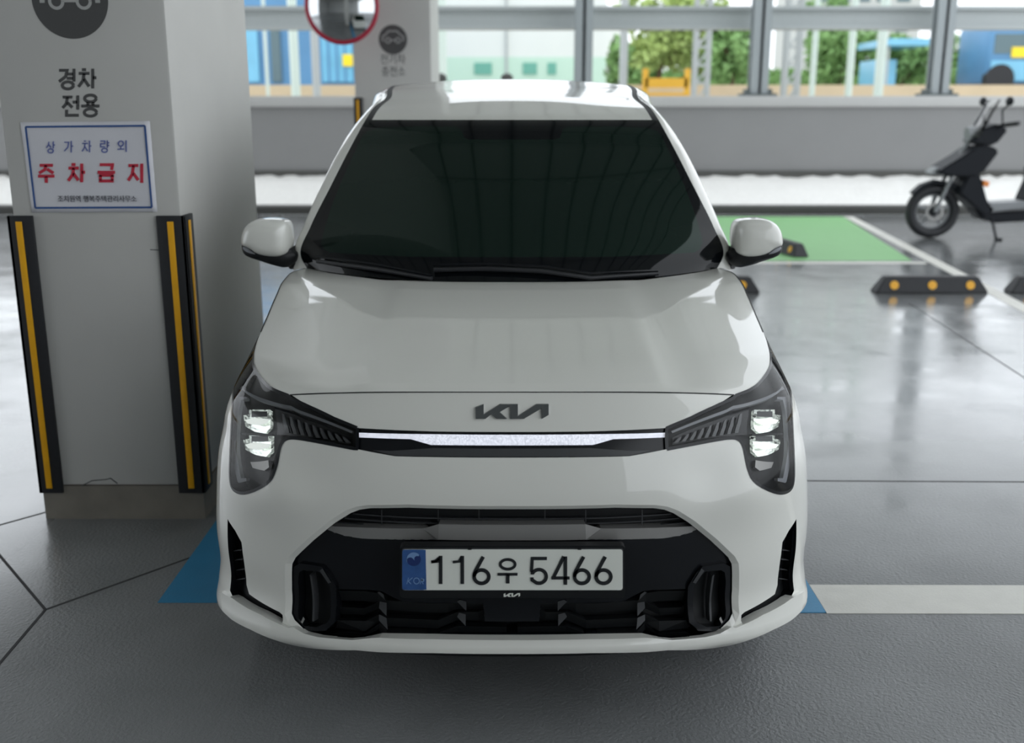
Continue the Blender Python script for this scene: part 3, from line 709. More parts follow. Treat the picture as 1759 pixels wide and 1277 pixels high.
# rear end and underbody
vv_ = np.linspace(0, 1, 24); Lr = A(np.full(24, -TE), vv_); vs = []; 
for p in Lr: vs += [(p[0], p[1], p[2]), (p[0] * .6, p[1] + .10, p[2]), (-p[0] * .6, p[1] + .10, p[2]), (-p[0], p[1], p[2])]
R_(pyobj('tailgate', vs, [(4 * i + k, 4 * i + k + 1, 4 * i + k + 5, 4 * i + k + 4) for i in range(23) for k in range(3)], M['paint'], car, True))
ub = []; tt = np.linspace(-1.05, 1.05, 60); rowv = A(tt, tt * 0); 
bm = bmesh.new(); ring = [bm.verts.new((p[0] * .985, p[1] + .012, .20)) for p in rowv] + [bm.verts.new((.70, 5.6, .2)), bm.verts.new((-.70, 5.6, .2))]
ring2 = [bm.verts.new((v.co.x * .97, v.co.y + .035, .152)) for v in ring]; n = len(ring)
for i in range(n): bm.faces.new((ring[i], ring[(i + 1) % n], ring2[(i + 1) % n], ring2[i]))
bm.faces.new(ring2[::-1]); bmesh.ops.recalc_face_normals(bm, faces=bm.faces)
R_(bmobj('undertray', bm, M['black'], car, 30))
# inner black body so nothing is hollow
bm = bmesh.new(); box(bm, -.66, .66, 2.62, 5.6, .16, .78, .03); R_(bmobj('inner_body', bm, M['black'], car))
bm = bmesh.new(); box(bm, -.55, .55, 2.47, 2.64, .2, .60, .03); R_(bmobj('bumper_beam', bm, M['black'], car))
# wheels
def wheel(x, y):
    s = -1 if x < 0 else 1; r = .2935
    bm = bmesh.new(); prof = [(r - .09, -.075), (r - .02, -.085), (r - .004, -.07), (r, -.03), (r, .03), (r - .004, .07), (r - .02, .085), (r - .09, .075)]
    n = 48; rg = [[bm.verts.new((x + h, y + q * math.cos(2 * math.pi * i / n), r + q * math.sin(2 * math.pi * i / n) * .99)) for q, h in prof] for i in range(n)]
    for i in range(n):
        for j in range(len(prof)): bm.faces.new((rg[i][j], rg[(i + 1) % n][j], rg[(i + 1) % n][(j + 1) % len(prof)], rg[i][(j + 1) % len(prof)]))
    bmesh.ops.recalc_face_normals(bm, faces=bm.faces); w = R_(bmobj('wheel_tyre', bm, M['rub'], car, 40))
    bm = bmesh.new()
    for k in range(8):
        a = 2 * math.pi * k / 8; tube(bm, [(x + s * .06, y, r), (x + s * .05, y + .2 * math.cos(a), r + .2 * math.sin(a))], [.03, .018], 8)
    torus(bm, (x + s * .05, y, r), .195, .012, 'X', 40, 8)
    q = bmobj('wheel_rim', bm, M['silver'], w, 40); q.matrix_parent_inverse = Matrix.Translation(-Vector(car.location)) if False else Matrix.Identity(4)
for x in (-.675, .675):
    for y in (2.985, 5.22): wheel(x, y)
for s in (-1, 1):
    for t_ in (1.66, 2.55, 3.1):
        v_ = np.linspace(.06 if t_ < 3 else .45, 1, 40); R_(ribbon('shut_line', SA.ev(v_ * 0 + s * t_, v_), SA.n(v_ * 0 + s * t_, v_), .005, M['black'], car))
    for t_ in (2.35, 2.95):
        hd = panel(SA, [(s * t_, .80), (s * (t_ + .15), .80), (s * (t_ + .15), .835), (s * t_, .835)], (), .02, .018)[0]; R_(surfobj('door_handle', hd, M['paint'], car))


# --- grille area
def solid(S, poly, off, m, name, parent, step=.014, depth=None, closed=True):
    d = panel(S, poly, (), step, off)[0]; ex = [wall_strip(S, poly, off, off - depth, step)] if depth else None
    if ex: # outward facing return
        P, F, N = ex[0]; ex = [(P, [f[::-1] for f in F], -N)]
    return surfobj(name, d, m, parent, ex)
gr = R_(solid(SA, op_out, -.085, M['black'], 'grille_back', car))
gr2 = tag(bpy.data.objects.new('front_grille', None)); COL.objects.link(gr2); gr2.parent = car; gr2.matrix_parent_inverse = Matrix.Translation(-Vector(car.location))
def SI(pts, off=0): return SA.inv(pts, off)
def symI(pts, off=0): return sym(SA.inv(pts, off))
# gloss centre panel
CP = [(744, 1036), (690, 1034), (655, 1016), (640, 1014), (582, 1012), (574, 1000), (566, 984), (548, 974), (508, 968), (505, 960), (540, 927), (561, 910), (590, 920), (620, 925), (752, 927)]
solid(SA, symI(CP, -.022), -.022, M['gloss'], 'gloss_panel', gr2, depth=.03)
# silver bar
SBp = [(752, 927.6), (620, 925.4), (590.6, 921), (561, 911.5), (569, 904.5), (726.5, 908.4), (753, 901)]
solid(SA, symI([(752.5, 927.6), (753.5, 901)], -.010), -.010, M['silver'], 'silver_bar', gr2, depth=.03)
for s in (0, 1):
    w_ = SA.inv([(751.7, 927.6), (620, 925.4), (590.6, 921), (561, 911.5), (569, 904.5), (650, 907.5), (726.5, 908.4)], -.022); w_ = mir(w_) if s else w_
    solid(SA, w_, -.022, M['silver'], 'silver_bar_wing', gr2, depth=.03)
for s in (0, 1):
    k_ = [(726.5, 908.4, -.022), (753.5, 900.8, -.010), (752.5, 927.8, -.010), (748, 927.6, -.022)]; P_ = []
    for x_, y_, o_ in k_:
        q_ = SA.inv([(x_, y_)], o_)[0]; P_.append(SA.ev(np.array([q_[0] * (-1 if s else 1)]), np.array([q_[1]]), o_)[0])
    pyobj('bar_facet', P_, [(0, 1, 2, 3)], M['silver'], gr2)
# upper grille: mesh bars and dark back
solid(SA, symI([(753, 899), (727, 906), (569, 903), (590, 888), (620, 876), (700, 872)], -.055), -.055, M['dgrey'] if False else M['black'], 'upper_grille_back', gr2)
for yy in (883, 890.5, 898):
    x0 = {883: 606, 890.5: 592, 898: 580}[yy]
    solid(SA, symI([(x0, yy + 1.0), (x0, yy - .6)], -.04), -.04, M['dgrey'], 'grille_slat', gr2, depth=.008)
for xx in (655, 752, 822):
    for s in (0, 1):
        p_ = SI([(xx, 905), (xx + 1.6, 905), (xx + 1.6, 876), (xx, 876)], -.038); p_ = mir(p_) if s else p_
        solid(SA, p_, -.038, M['dgrey'], 'grille_upright', gr2)
# lower grille strakes: dark louvres with faceted steps
def louvre(pts, h, off, m=M['black'], dz=.035):
    up = SA.inv(pts, off); lo = SA.inv([(x, y + h) for x, y in pts], off - .02)
    for s in (0, 1):
        a = np.array([(-u, v) for u, v in up] if s else up); b = np.array([(-u, v) for u, v in lo] if s else lo)
        P0 = SA.ev(a[:, 0], a[:, 1], off - dz); P1 = SA.ev(a[:, 0], a[:, 1], off); P2 = SA.ev(b[:, 0], b[:, 1], off - .012); P3 = SA.ev(b[:, 0], b[:, 1], off - dz); n = len(a)
        vs = np.concatenate([P0, P1, P2, P3]); fs = []
        for i in range(n - 1):
            for k in range(4): fs.append((k * n + i, k * n + i + 1, ((k + 1) % 4) * n + i + 1, ((k + 1) % 4) * n + i))
        fs += [tuple(k * n for k in range(4)), tuple(k * n + n - 1 for k in range(4))[::-1]]
        bm = bmesh.new(); vv2 = [bm.verts.new(tuple(p)) for p in vs]; [bm.faces.new([vv2[i] for i in f]) for f in fs]; bmesh.ops.recalc_face_normals(bm, faces=bm.faces)
        bmobj('grille_louvre', bm, m, gr2)
louvre([(580, 1015.5), (630, 1016.5), (650, 1020), (663, 1032), (735, 1037), (770, 1037), (783, 1031), (830, 1031)], 14, -.03)
louvre([(580, 1043), (627, 1045.5), (652, 1034), (664, 1036), (757, 1038.5), (785, 1027)], 10, -.034)
louvre([(580, 1066), (627, 1067.5), (652, 1056), (664, 1062), (753, 1066), (786, 1052), (822, 1052), (832, 1047)], 12, -.030)
louvre([(580, 1086), (627, 1089), (652, 1071), (664, 1084), (753, 1089), (786, 1076), (870, 1078)], 9, -.028)
for pp in ([(651, 1045), (664, 1059), (664, 1036), (652, 1034)], [(651, 1066), (666, 1082), (664, 1062), (651, 1056)], [(785, 1034), (801, 1050), (801, 1034), (790, 1031)], [(785, 1060), (800, 1076), (800, 1056), (789, 1053)], [(648, 1018), (661, 1031), (659, 1022), (652, 1017)]):
    for s in (0, 1):
        p_ = SI(pp, -.020); p_ = mir(p_) if s else p_
        solid(SA, p_, -.020, M['dgrey'], 'grille_facet', gr2)
# radar block under the plate
solid(SA, symI([(833, 1068), (829, 1030), (829, 1016)], -.012), -.012, M['gloss'], 'radar_cover', gr2, depth=.04)
# corner ports with ribs
PORT_O = [(508, 1066), (515, 1078), (530, 1085), (560, 1084), (575, 1070), (577, 1008), (563, 985), (552, 974), (515, 968), (505, 974), (500, 990), (500, 1050)]
PORT_I = [(513, 1062), (522, 1076), (545, 1078), (561, 1071), (567, 1062), (567, 1008), (556, 990), (547, 982), (520, 980), (514, 984), (512, 1000), (512, 1050)]
for s in (0, 1):
    po = SA.inv(PORT_O, -.014); pi_ = SA.inv(PORT_I, -.014)
    if s: po, pi_ = mir(po), mir(pi_)
    fr_ = panel(SA, po, [pi_], .010, -.014)[0]
    f = surfobj('corner_port', fr_, M['gloss'], gr2, [wall_strip(SA, pi_, -.014, -.05)] + [(lambda q: (q[0], [g[::-1] for g in q[1]], -q[2]))(wall_strip(SA, po, -.014, -.05))])
    solid(SA, pi_, -.045, M['black'], 'port_recess', gr2)
    r_ = SA.inv([(536, 1068), (539.5, 1068), (535.5, 990), (532, 988)], -.018); r_ = mir(r_) if s else r_
    solid(SA, r_, -.018, M['dgrey'], 'port_rib', gr2, depth=.02)
    for q_ in ([(549, 981), (554, 977), (569, 1001), (564, 1003)], [(517, 1069), (521, 1060), (523.5, 1064), (519.5, 1072)]):
        r_ = SA.inv(q_, -.012); r_ = mir(r_) if s else r_
        solid(SA, r_, -.012, M['dgrey'] if q_[0][0] > 540 else M['silver'], 'port_facet', gr2)
# front lip
LIPT = [(378, 1016), (400, 1029), (449, 1057), (494, 1079), (503, 1078), (522, 1089), (545, 1095), (604, 1100), (651, 1096), (744, 1098.5)]
LIPB = [(744, 1122.5), (651, 1121), (604, 1126.5), (517, 1119), (472, 1100), (430, 1082), (398, 1065), (381, 1048)]
lp = symI([], 0) if False else None
LT = SA.inv(LIPT, .012); LB = SA.inv(LIPB, .012); lip = LB + LT; lip = LB[::1] + LT + [(-u, v) for u, v in LT[::-1]] + [(-u, v) for u, v in LB[::-1]]
R_(solid(SA, lip, .012, M['paint'], 'front_lip', car, depth=.03))
# outer slots
for s in (0, 1):
    sl = mir(slot) if s else slot
    a = R_(solid(SA, sl, -.03, M['black'], 'corner_vent', car))
    for k, (yy, x0, x1) in enumerate([(947, 399, 415), (963, 400, 417), (980, 401, 419), (996, 403, 421)]):
        r_ = SA.inv([(x0, yy + 1), (x1, yy - 1), (x1, yy - 2.2), (x0, yy - .2)], -.014); r_ = mir(r_) if s else r_
        solid(SA, r_, -.014, M['dgrey'], 'vent_fin', a, depth=.01).matrix_parent_inverse = Matrix.Identity(4)
    r_ = SA.inv([(394, 905), (398, 1018), (401, 1018), (398, 915)], -.008); r_ = mir(r_) if s else r_
    solid(SA, r_, -.008, M['gloss'], 'vent_blade', a)
# --- light bar
lb = bpy.data.objects.new('light_bar', None); COL.objects.link(lb); lb.parent = car; lb.matrix_parent_inverse = Matrix.Translation(-Vector(car.location))
solid(SA, bar, -.006, M['gloss'], 'bar_housing', lb)
solid(SA, symI([(747, 746.3), (616, 743.6), (616, 751.5), (705, 754.6), (740, 764.6), (800, 765.2)], -.003), -.003, M['honey'], 'lit_strip', lb, depth=.004)
solid(SA, symI([(740, 770.5), (745, 770), (705, 761), (700, 765), (618, 759), (618, 766), (679, 780), (800, 783)][1:2] + [(672, 775), (640, 773.8), (660, 779), (679, 783), (800, 785)], -.003), -.003, M['dgrey'], 'lower_trim', lb, depth=.004)
# --- badge
def logo(f, m, name, parent, d):
    pl = [(688, 120), (730, 103), (730, 157), (815, 103), (908, 103), (908, 165), (1005, 103), (1068, 103), (1068, 157), (1032, 178), (1032, 122), (938, 178), (868, 178), (868, 110), (812, 143), (852, 178), (797, 178), (769, 154), (738, 178), (690, 178)]
    bm = bmesh.new(); prism(bm, pl, f, d); return bmobj(name, bm, m, parent)
b0 = bp(880, 707, 2.0); 
def badge_f(u, v, d):
    px, py = 590 + u / 3.033, 660 + v / 3.033; q = bp(px, py, 2.335); r = SA_mid(py, q[0]); return (q[0] * r[0] / 2.335, r[0] + .001 - d, r[1])
_v = np.linspace(.85, .999, 200); _P = A(_v * 0 + 1e-6, _v); _py = proj(_P)[:, 1]
def SA_mid(py, x): return (float(np.interp(-py, -_py, _P[:, 1])), float(np.interp(-py, -_py, _P[:, 2])))
R_(logo(badge_f, M['badge'], 'bonnet_badge', car, .007)); 
R_(logo(lambda u, v, d: badge_f(u + 1.6, v + 1.6, d), M['chrome'], 'badge_edge', car, .005))
# --- number plate
YP = 2.238
pt = bpy.data.objects.new('number_plate', None); COL.objects.link(pt); pt.parent = car; pt.matrix_parent_inverse = Matrix.Translation(-Vector(car.location))
def rrect(x0, y0, x1, y1, r, n=6):
    o = []
    for cx_, cy_, a0 in ((x1 - r, y0 + r, -90), (x1 - r, y1 - r, 0), (x0 + r, y1 - r, 90), (x0 + r, y0 + r, 180)):
        o += [(cx_ + r * math.cos(math.radians(a0 + 90 * k / n)), cy_ + r * math.sin(math.radians(a0 + 90 * k / n))) for k in range(n + 1)]
    return o
def pf(y): 
    def f(u, v, d): q = bp(670 + u / 4.09, 920 + v / 4.09, YP); return (q[0], y - d, q[2])
    return f
def pprism(name, polys, m, y, d):
    bm = bmesh.new(); 
    for p in polys: prism(bm, p, pf(y), d)
    return bmobj(name, bm, m, pt)
pprism('plate_holder', [rrect(66, 80, 1655, 450, 30)], M['black'], YP + .030, .024)
pprism('plate_rim', [rrect(80, 96, 1640, 392, 22)], M['dgrey'], YP + .006, .004)
pprism('plate_sheet', [rrect(86, 101, 1634, 386, 18)], M['plate'], YP + .003, .0025)
pprism('blue_band', [rrect(86, 101, 248, 384, 16)], M['blue'], YP + .0005, .001)
pprism('blue_band_edge', [[(230, 103), (250, 103), (256, 382), (230, 382)]], M['blue'], YP + .0006, .001)
pprism('taegeuk_disc', [[(167 + 50 * math.cos(a * math.pi / 24), 167 + 48 * math.sin(a * math.pi / 24)) for a in range(48)]], M['navy'], YP - .0006, .0004)
pprism('taegeuk_wave', [[(118, 160)] + arc(167, 165, 49, 46, 185, 320, 20) + arc(192, 165, 22, 22, 300, 150, 12) + arc(142, 178, 26, 24, 330, 150, 12)], M['paleblue'], YP - .0011, .0003)
for k, ls in enumerate(([[(118, 342), (130, 298)], [(158, 298), (128, 322), (148, 342)]], [arc(186, 320, 20, 21, 0, 360, 20)], [[(212, 342), (222, 300), (242, 304), (236, 322), (218, 322)], [(224, 324), (234, 342)]])):
    pprism('country_letter', [stroke(l, 5) for l in ls], M['paleblue'], YP - .0006, .0004)
def six(cx_): return [stroke([(cx_ + 12, 150), (cx_ - 22, 212), (cx_ - 42, 250), (cx_ - 50, 270), (cx_ - 52, 290)], 25)] + ringstrips(cx_, 290, 51.5, 47, 25)
DG = [('digit', [stroke([(290, 186), (318, 182), (342, 160)], 20), stroke([(356, 144), (356, 341)], 25), [(325, 176), (345, 144), (350, 144), (350, 190), (290, 196), (290, 178)]]),
      ('digit', [stroke([(508, 144), (508, 341)], 25), [(477, 176), (497, 144), (502, 144), (502, 190), (441, 196), (441, 178)]]),
      ('digit', six(643)),
      ('hangul_letter', ringstrips(827, 203, 52, 34, 19) + [stroke([(756, 273), (896, 273)], 19), stroke([(827, 273), (827, 337)], 26)]),
      ('digit', [stroke([(1102, 162), (1000, 162), (994, 256)], 22), stroke([(988, 262)] + arc(1047, 288, 51, 48, 212, 475, 26) + [(998, 312), (997, 296)], 24)]),
      ('digit', [stroke([(1222, 148), (1150, 292)], 24), stroke([(1134, 299), (1262, 299)], 21), stroke([(1232, 148), (1232, 346)], 25)]),
      ('digit', six(1348)), ('digit', six(1500))]
for nm, pl in DG: pprism(nm, pl, M['platetext'], YP - .0003, .0012)
for (u, v) in ((560, 94), (1330, 94), (850, 392), (1340, 392)): pprism('plate_clip', [rrect(u - 14, v - 5, u + 14, v + 5, 4)], M['black'], YP - .0003, .003)
bm = bmesh.new(); pl = [(688, 120), (730, 103), (730, 157), (815, 103), (908, 103), (908, 165), (1005, 103), (1068, 103), (1068, 157), (1032, 178), (1032, 122), (938, 178), (868, 178), (868, 110), (812, 143), (852, 178), (797, 178), (769, 154), (738, 178), (690, 178)]
prism(bm, [(798 + (u - 688) * .305, 414 + (v - 103) * .335) for u, v in pl], pf(YP + .006), .0015); bmobj('holder_logo', bm, M['plate'], pt)
# --- headlights
for s in (0, 1):
    h = bpy.data.objects.new('headlight', None); COL.objects.link(h); h.parent = car; h.matrix_parent_inverse = Matrix.Translation(-Vector(car.location))
    mm = (lambda p: mir(p)) if s else (lambda p: p)
    hi_ = mm(hin)
    def piece(name, pts, off, m, depth=None, step=.008): return solid(SA, mm(SA.inv(pts, off)), off, m, name, h, step, depth)
    # dark housing
    surfobj('housing', panel(SA, hi_, (), .012, -.040)[0], M['black'], h, [wall_strip(SA, hi_, .001, -.040)])
    lensm = surfobj('lens', panel(SA, hi_, (), .012, .0008)[0], M['lens'], h)
    # black gasket line around
    l = np.array(dens([tuple(np.array(p) * scA) for p in hi_], .008)) / scA; l = np.vstack([l, l[:1]])
    ribbon('lens_edge', SA.ev(l[:, 0], l[:, 1]), SA.n(l[:, 0], l[:, 1]), .008, M['gloss'], h, .0012)
    piece('upper_light_guide', [(406, 664), (407, 668), (418, 671), (500, 703), (604, 744.5), (606, 741), (500, 697.5), (416, 663)], -.014, M['guide'], .01)
    piece('light_guide', [(409, 682), (424, 682), (424, 686), (414.5, 687), (414, 822), (423, 822), (423, 827), (410, 830), (408, 828)], -.012, M['guide'], .01)
    piece('bezel', [(604, 752), (500, 708), (472, 698), (476, 748), (492, 748), (525, 751), (604, 765)], -.034, M['gloss'])
    for k in range(9):
        x = 484 + 13.0 * k; y = 710 + 5.0 * k; y1 = 744 + 2.1 * k
        piece('lamp_fin', [(x, y), (x + 4, y + 2), (x + 8, (y + y1) / 2), (x + 13, y1), (x + 7, y1), (x + 2, (y + y1) / 2)], -.020, M['fin'], .006)
    def module(x0, y0, x1, y1, lit):
        off = -.030
        ring = [(x0, y0 + 10), (x0 + 10, y0 + 8), (x0 + 10, y0), (x1, y0), (x1, y1 - 9), (x1 - 9, y1), (x1 - 26, y1 - 3), (x0 + 4, y1 - 12)]
        piece('lamp_cell', ring, off, M['cell'] if lit else M['silver'], .02, .006)
        piece('cell_shade', [(x0 + 14, y0 + 3), (x1 - 5, y0 + 3), (x1 - 5, y0 + 12), (x0 + 14, y0 + 13)], off + .006, M['dgrey'])
        if lit:
            piece('cell_lens', [(x0 + 3, y0 + 18), (x0 + 20, y0 + 14), (x1 - 1, y0 + 17), (x1 - 4, y0 + 23), (x1 - 18, y0 + 27), (x0 + 8, y0 + 24)], off + .010, M['glow'])
            piece('cell_bar', [(x0 + 7, y1 - 10), (x1 - 6, y1 - 9), (x1 - 14, y1 - 4), (x0 + 14, y1 - 6)], off + .008, M['lens'])
    module(418, 704, 464, 745, True); module(418, 746, 466, 785, True)
    piece('fog_cell', [(430, 794), (461, 791), (462, 803), (454, 809), (434, 804)], -.03, M['silver'], .02, .006)
    piece('cell_divider', [(414, 744), (466, 746), (468, 749), (414, 747)], -.018, M['black'], .01)
# --- wipers and cowl
for (pts, wpts) in (([(545, 449), (640, 462), (742, 479)], None), ([(745, 464), (840, 462), (930, 466), (1015, 478), (1130, 470)], None)):
    o = bpy.data.objects.new('wiper', None); COL.objects.link(o); o.parent = car; o.matrix_parent_inverse = Matrix.Translation(-Vector(car.location))
    P = []
    for x, y in pts:
        xx = min(x, 1759 - x); uv = SG.inv([(xx, y)], .012)[0]; P.append(SG.ev(np.array([uv[0] * (1 if x < 880 else -1)]), np.array([uv[1]]), .012)[0])
    bm = bmesh.new(); tube(bm, P, .007, 8); bmobj('wiper_arm', bm, M['rub'], o, 40)
    Q = [p + np.array([0, -.004, .016]) for p in P[:-1]] + [P[-1] + np.array([0, 0, .01])]; bm = bmesh.new(); tube(bm, Q, .004, 6); bmobj('wiper_blade', bm, M['gloss'], o, 40)
# --- mirrors
CAP = [(414.7, 420), (415.5, 405), (420, 392), (429, 382), (442, 377), (461, 375.5), (486, 377.5), (496, 384), (500, 402), (499.5, 424), (495, 436), (482.5, 441.5), (461, 441), (442, 436), (430.5, 427), (422, 423)]
LOW = [(414.7, 419), (422, 423), (430.5, 427), (442, 436), (461, 441), (482.5, 441.5), (495, 436), (500, 424), (503, 431), (512, 437), (508, 452), (492, 461), (470, 456), (446, 448), (424, 441), (416, 433)]
def loft(name, px, Y, rings, m, parent, flip, center=None):
    P0 = np.array([bp(x, y, Y) for x, y in smooth_poly(px, 1)]); c = P0.mean(0) if center is None else center; bm = bmesh.new(); rg = []
    for dy, k in rings:
        row = []
        for p in P0:
            q = c + (p - c) * k; row.append(bm.verts.new(((-q[0] if flip else q[0]), Y + dy, q[2])))
        rg.append(row)
    n = len(P0)
    for i in range(len(rg) - 1):
        for j in range(n): bm.faces.new((rg[i][j], rg[i][(j + 1) % n], rg[i + 1][(j + 1) % n], rg[i + 1][j]))
    bm.faces.new(rg[0]); bm.faces.new(rg[-1][::-1]); bmesh.ops.recalc_face_normals(bm, faces=bm.faces)
    return bmobj(name, bm, m, parent, 50)
for s in (False, True):
    o = bpy.data.objects.new('wing_mirror', None); COL.objects.link(o); o.parent = car; o.matrix_parent_inverse = Matrix.Translation(-Vector(car.location))
    loft('mirror_cap', CAP, 3.52, [(-.056, .02), (-.055, .40), (-.050, .68), (-.038, .86), (-.018, .965), (0, 1.0), (.05, 1.0), (.07, .97)], M['paint'], o, s)
    loft('mirror_base', LOW, 3.525, [(-.03, .1), (-.028, .6), (-.012, .93), (0, 1.0), (.06, 1.0), (.075, .95)], M['black'], o, s)
    loft('mirror_indicator', [(416, 424), (424, 425), (432, 430), (444, 439), (430, 436), (419, 431)], 3.50, [(-.004, .8), (0, 1), (.02, 1)], M['guide'], o, s)
    bm = bmesh.new(); a = bp(498, 452, 3.55); b = np.array([-.70, 3.60, .985]); 
    if s: a[0] *= -1; b = b * np.array([-1, 1, 1])
    tube(bm, [a, b], [.022, .03], 10); bmobj('mirror_arm', bm, M['black'], o, 40)

# ------------------------------------------------------------------ painted bay markings
def marking(name, quad, m, label, cat='floor marking', z=.004):
    bm = bmesh.new(); prism(bm, quad, lambda u, v, d: (u, v, d), z * .5); return tag(bmobj(name, bm, m), label, cat)
bl = .15
q0, q1 = g2(272, 1036), g2(385, 1036); xr = .96
marking('painted_line', [(-1.105, q0[1]), (-1.105 + .24, q0[1]), (-1.105 + .24, 7.4), (-1.105, 7.4)], M['bluepaint'], 'blue painted bay line on the floor between the pillar and the white car')
marking('painted_line', [(xr - .24, 2.905), (xr, 2.905), (xr, 7.4), (xr - .24, 7.4)], M['bluepaint'], 'blue painted bay line peeking out at the car corner away from the pillar', z=.0045)
marking('painted_line', [(-1.105 + .24, q0[1]), (xr - .24, 2.905), (xr - .24, 3.09), (-1.105 + .24, q0[1] + .15)], M['bluepaint'], 'blue painted line across the mouth of the bay under the car bumper')
marking('painted_line', [(xr + .001, 2.900), (9, 2.86), (9, 3.05), (xr + .001, 3.095)], M['whitepaint'], 'wide white painted line running off from the front corner of the car')
marking('painted_patch', [(1.2, 10.42), (4.02, 10.42), (4.66, 14.75), (1.5, 14.75)], M['green'], 'light green painted parking bay behind the car mirror')
marking('painted_line', [(3.80, 7.3), (3.93, 7.3), (4.80, 14.75), (4.67, 14.75)], M['whitepaint'], 'white painted line slanting along the green bay towards the scooter', z=.005)
marking('painted_line', [(-1.0, 10.22), (4.10, 10.22), (4.115, 10.34), (-1.0, 10.34)], M['whitepaint'], 'thin white painted line across the near end of the green bay', z=.0035)

# ------------------------------------------------------------------ wheel stops
def wheel_stop(x0, x1, y, label, rz=0):
    L = x1 - x0; o = tag(empty('wheel_stop', ((x0 + x1) / 2, y, 0), rz), label, 'wheel stop', 'black rubber wheel stops')
    bm = bmesh.new(); h = .135; w = .16; t = .085
    lo = [bm.verts.new(p) for p in ((-L / 2, -w / 2, .003), (L / 2, -w / 2, .003), (L / 2, w / 2, .003), (-L / 2, w / 2, .003))]
    hi = [bm.verts.new(p) for p in ((-L / 2 + t, -w / 2 + .035, h), (L / 2 - t, -w / 2 + .035, h), (L / 2 - t, w / 2 - .035, h), (-L / 2 + t, w / 2 - .035, h))]
    bm.faces.new(lo[::-1]); bm.faces.new(hi)
    for i in range(4): bm.faces.new((lo[i], lo[(i + 1) % 4], hi[(i + 1) % 4], hi[i]))
    bmesh.ops.recalc_face_normals(bm, faces=bm.faces); bmesh.ops.bevel(bm, geom=list(bm.edges), offset=.008, segments=2, affect='EDGES')
    bmobj('stop_body', bm, M['rub'], o, 40)
    n = Vector((0, -h, .035)).normalized()
    for k in (-1, 0, 1):
        for sd in (1, -1):
            c = Vector((k * L * .335, -sd * (w / 2 - .0175), h * .5)); nn = Vector((0, n.y * sd, n.z)); bm = bmesh.new(); tube(bm, [c - nn * .004, c + nn * .006], .036, 20)
            bmobj('round_reflector', bm, M['yellow'], o, 40)
    return o
wheel_stop(3.01, 3.95, 8.6, 'black wheel stop with three yellow round reflectors, whole on the wet floor below the scooter')
wheel_stop(1.12, 2.06, 8.6, 'black wheel stop half hidden behind the car fender with one yellow reflector showing')
wheel_stop(4.13, 5.07, 8.6, 'black wheel stop cut by the edge of the picture, nearest under the scooter')
wheel_stop(2.42, 3.36, 11.1, 'black wheel stop standing lengthwise on the green bay behind the wing mirror', math.radians(-80))

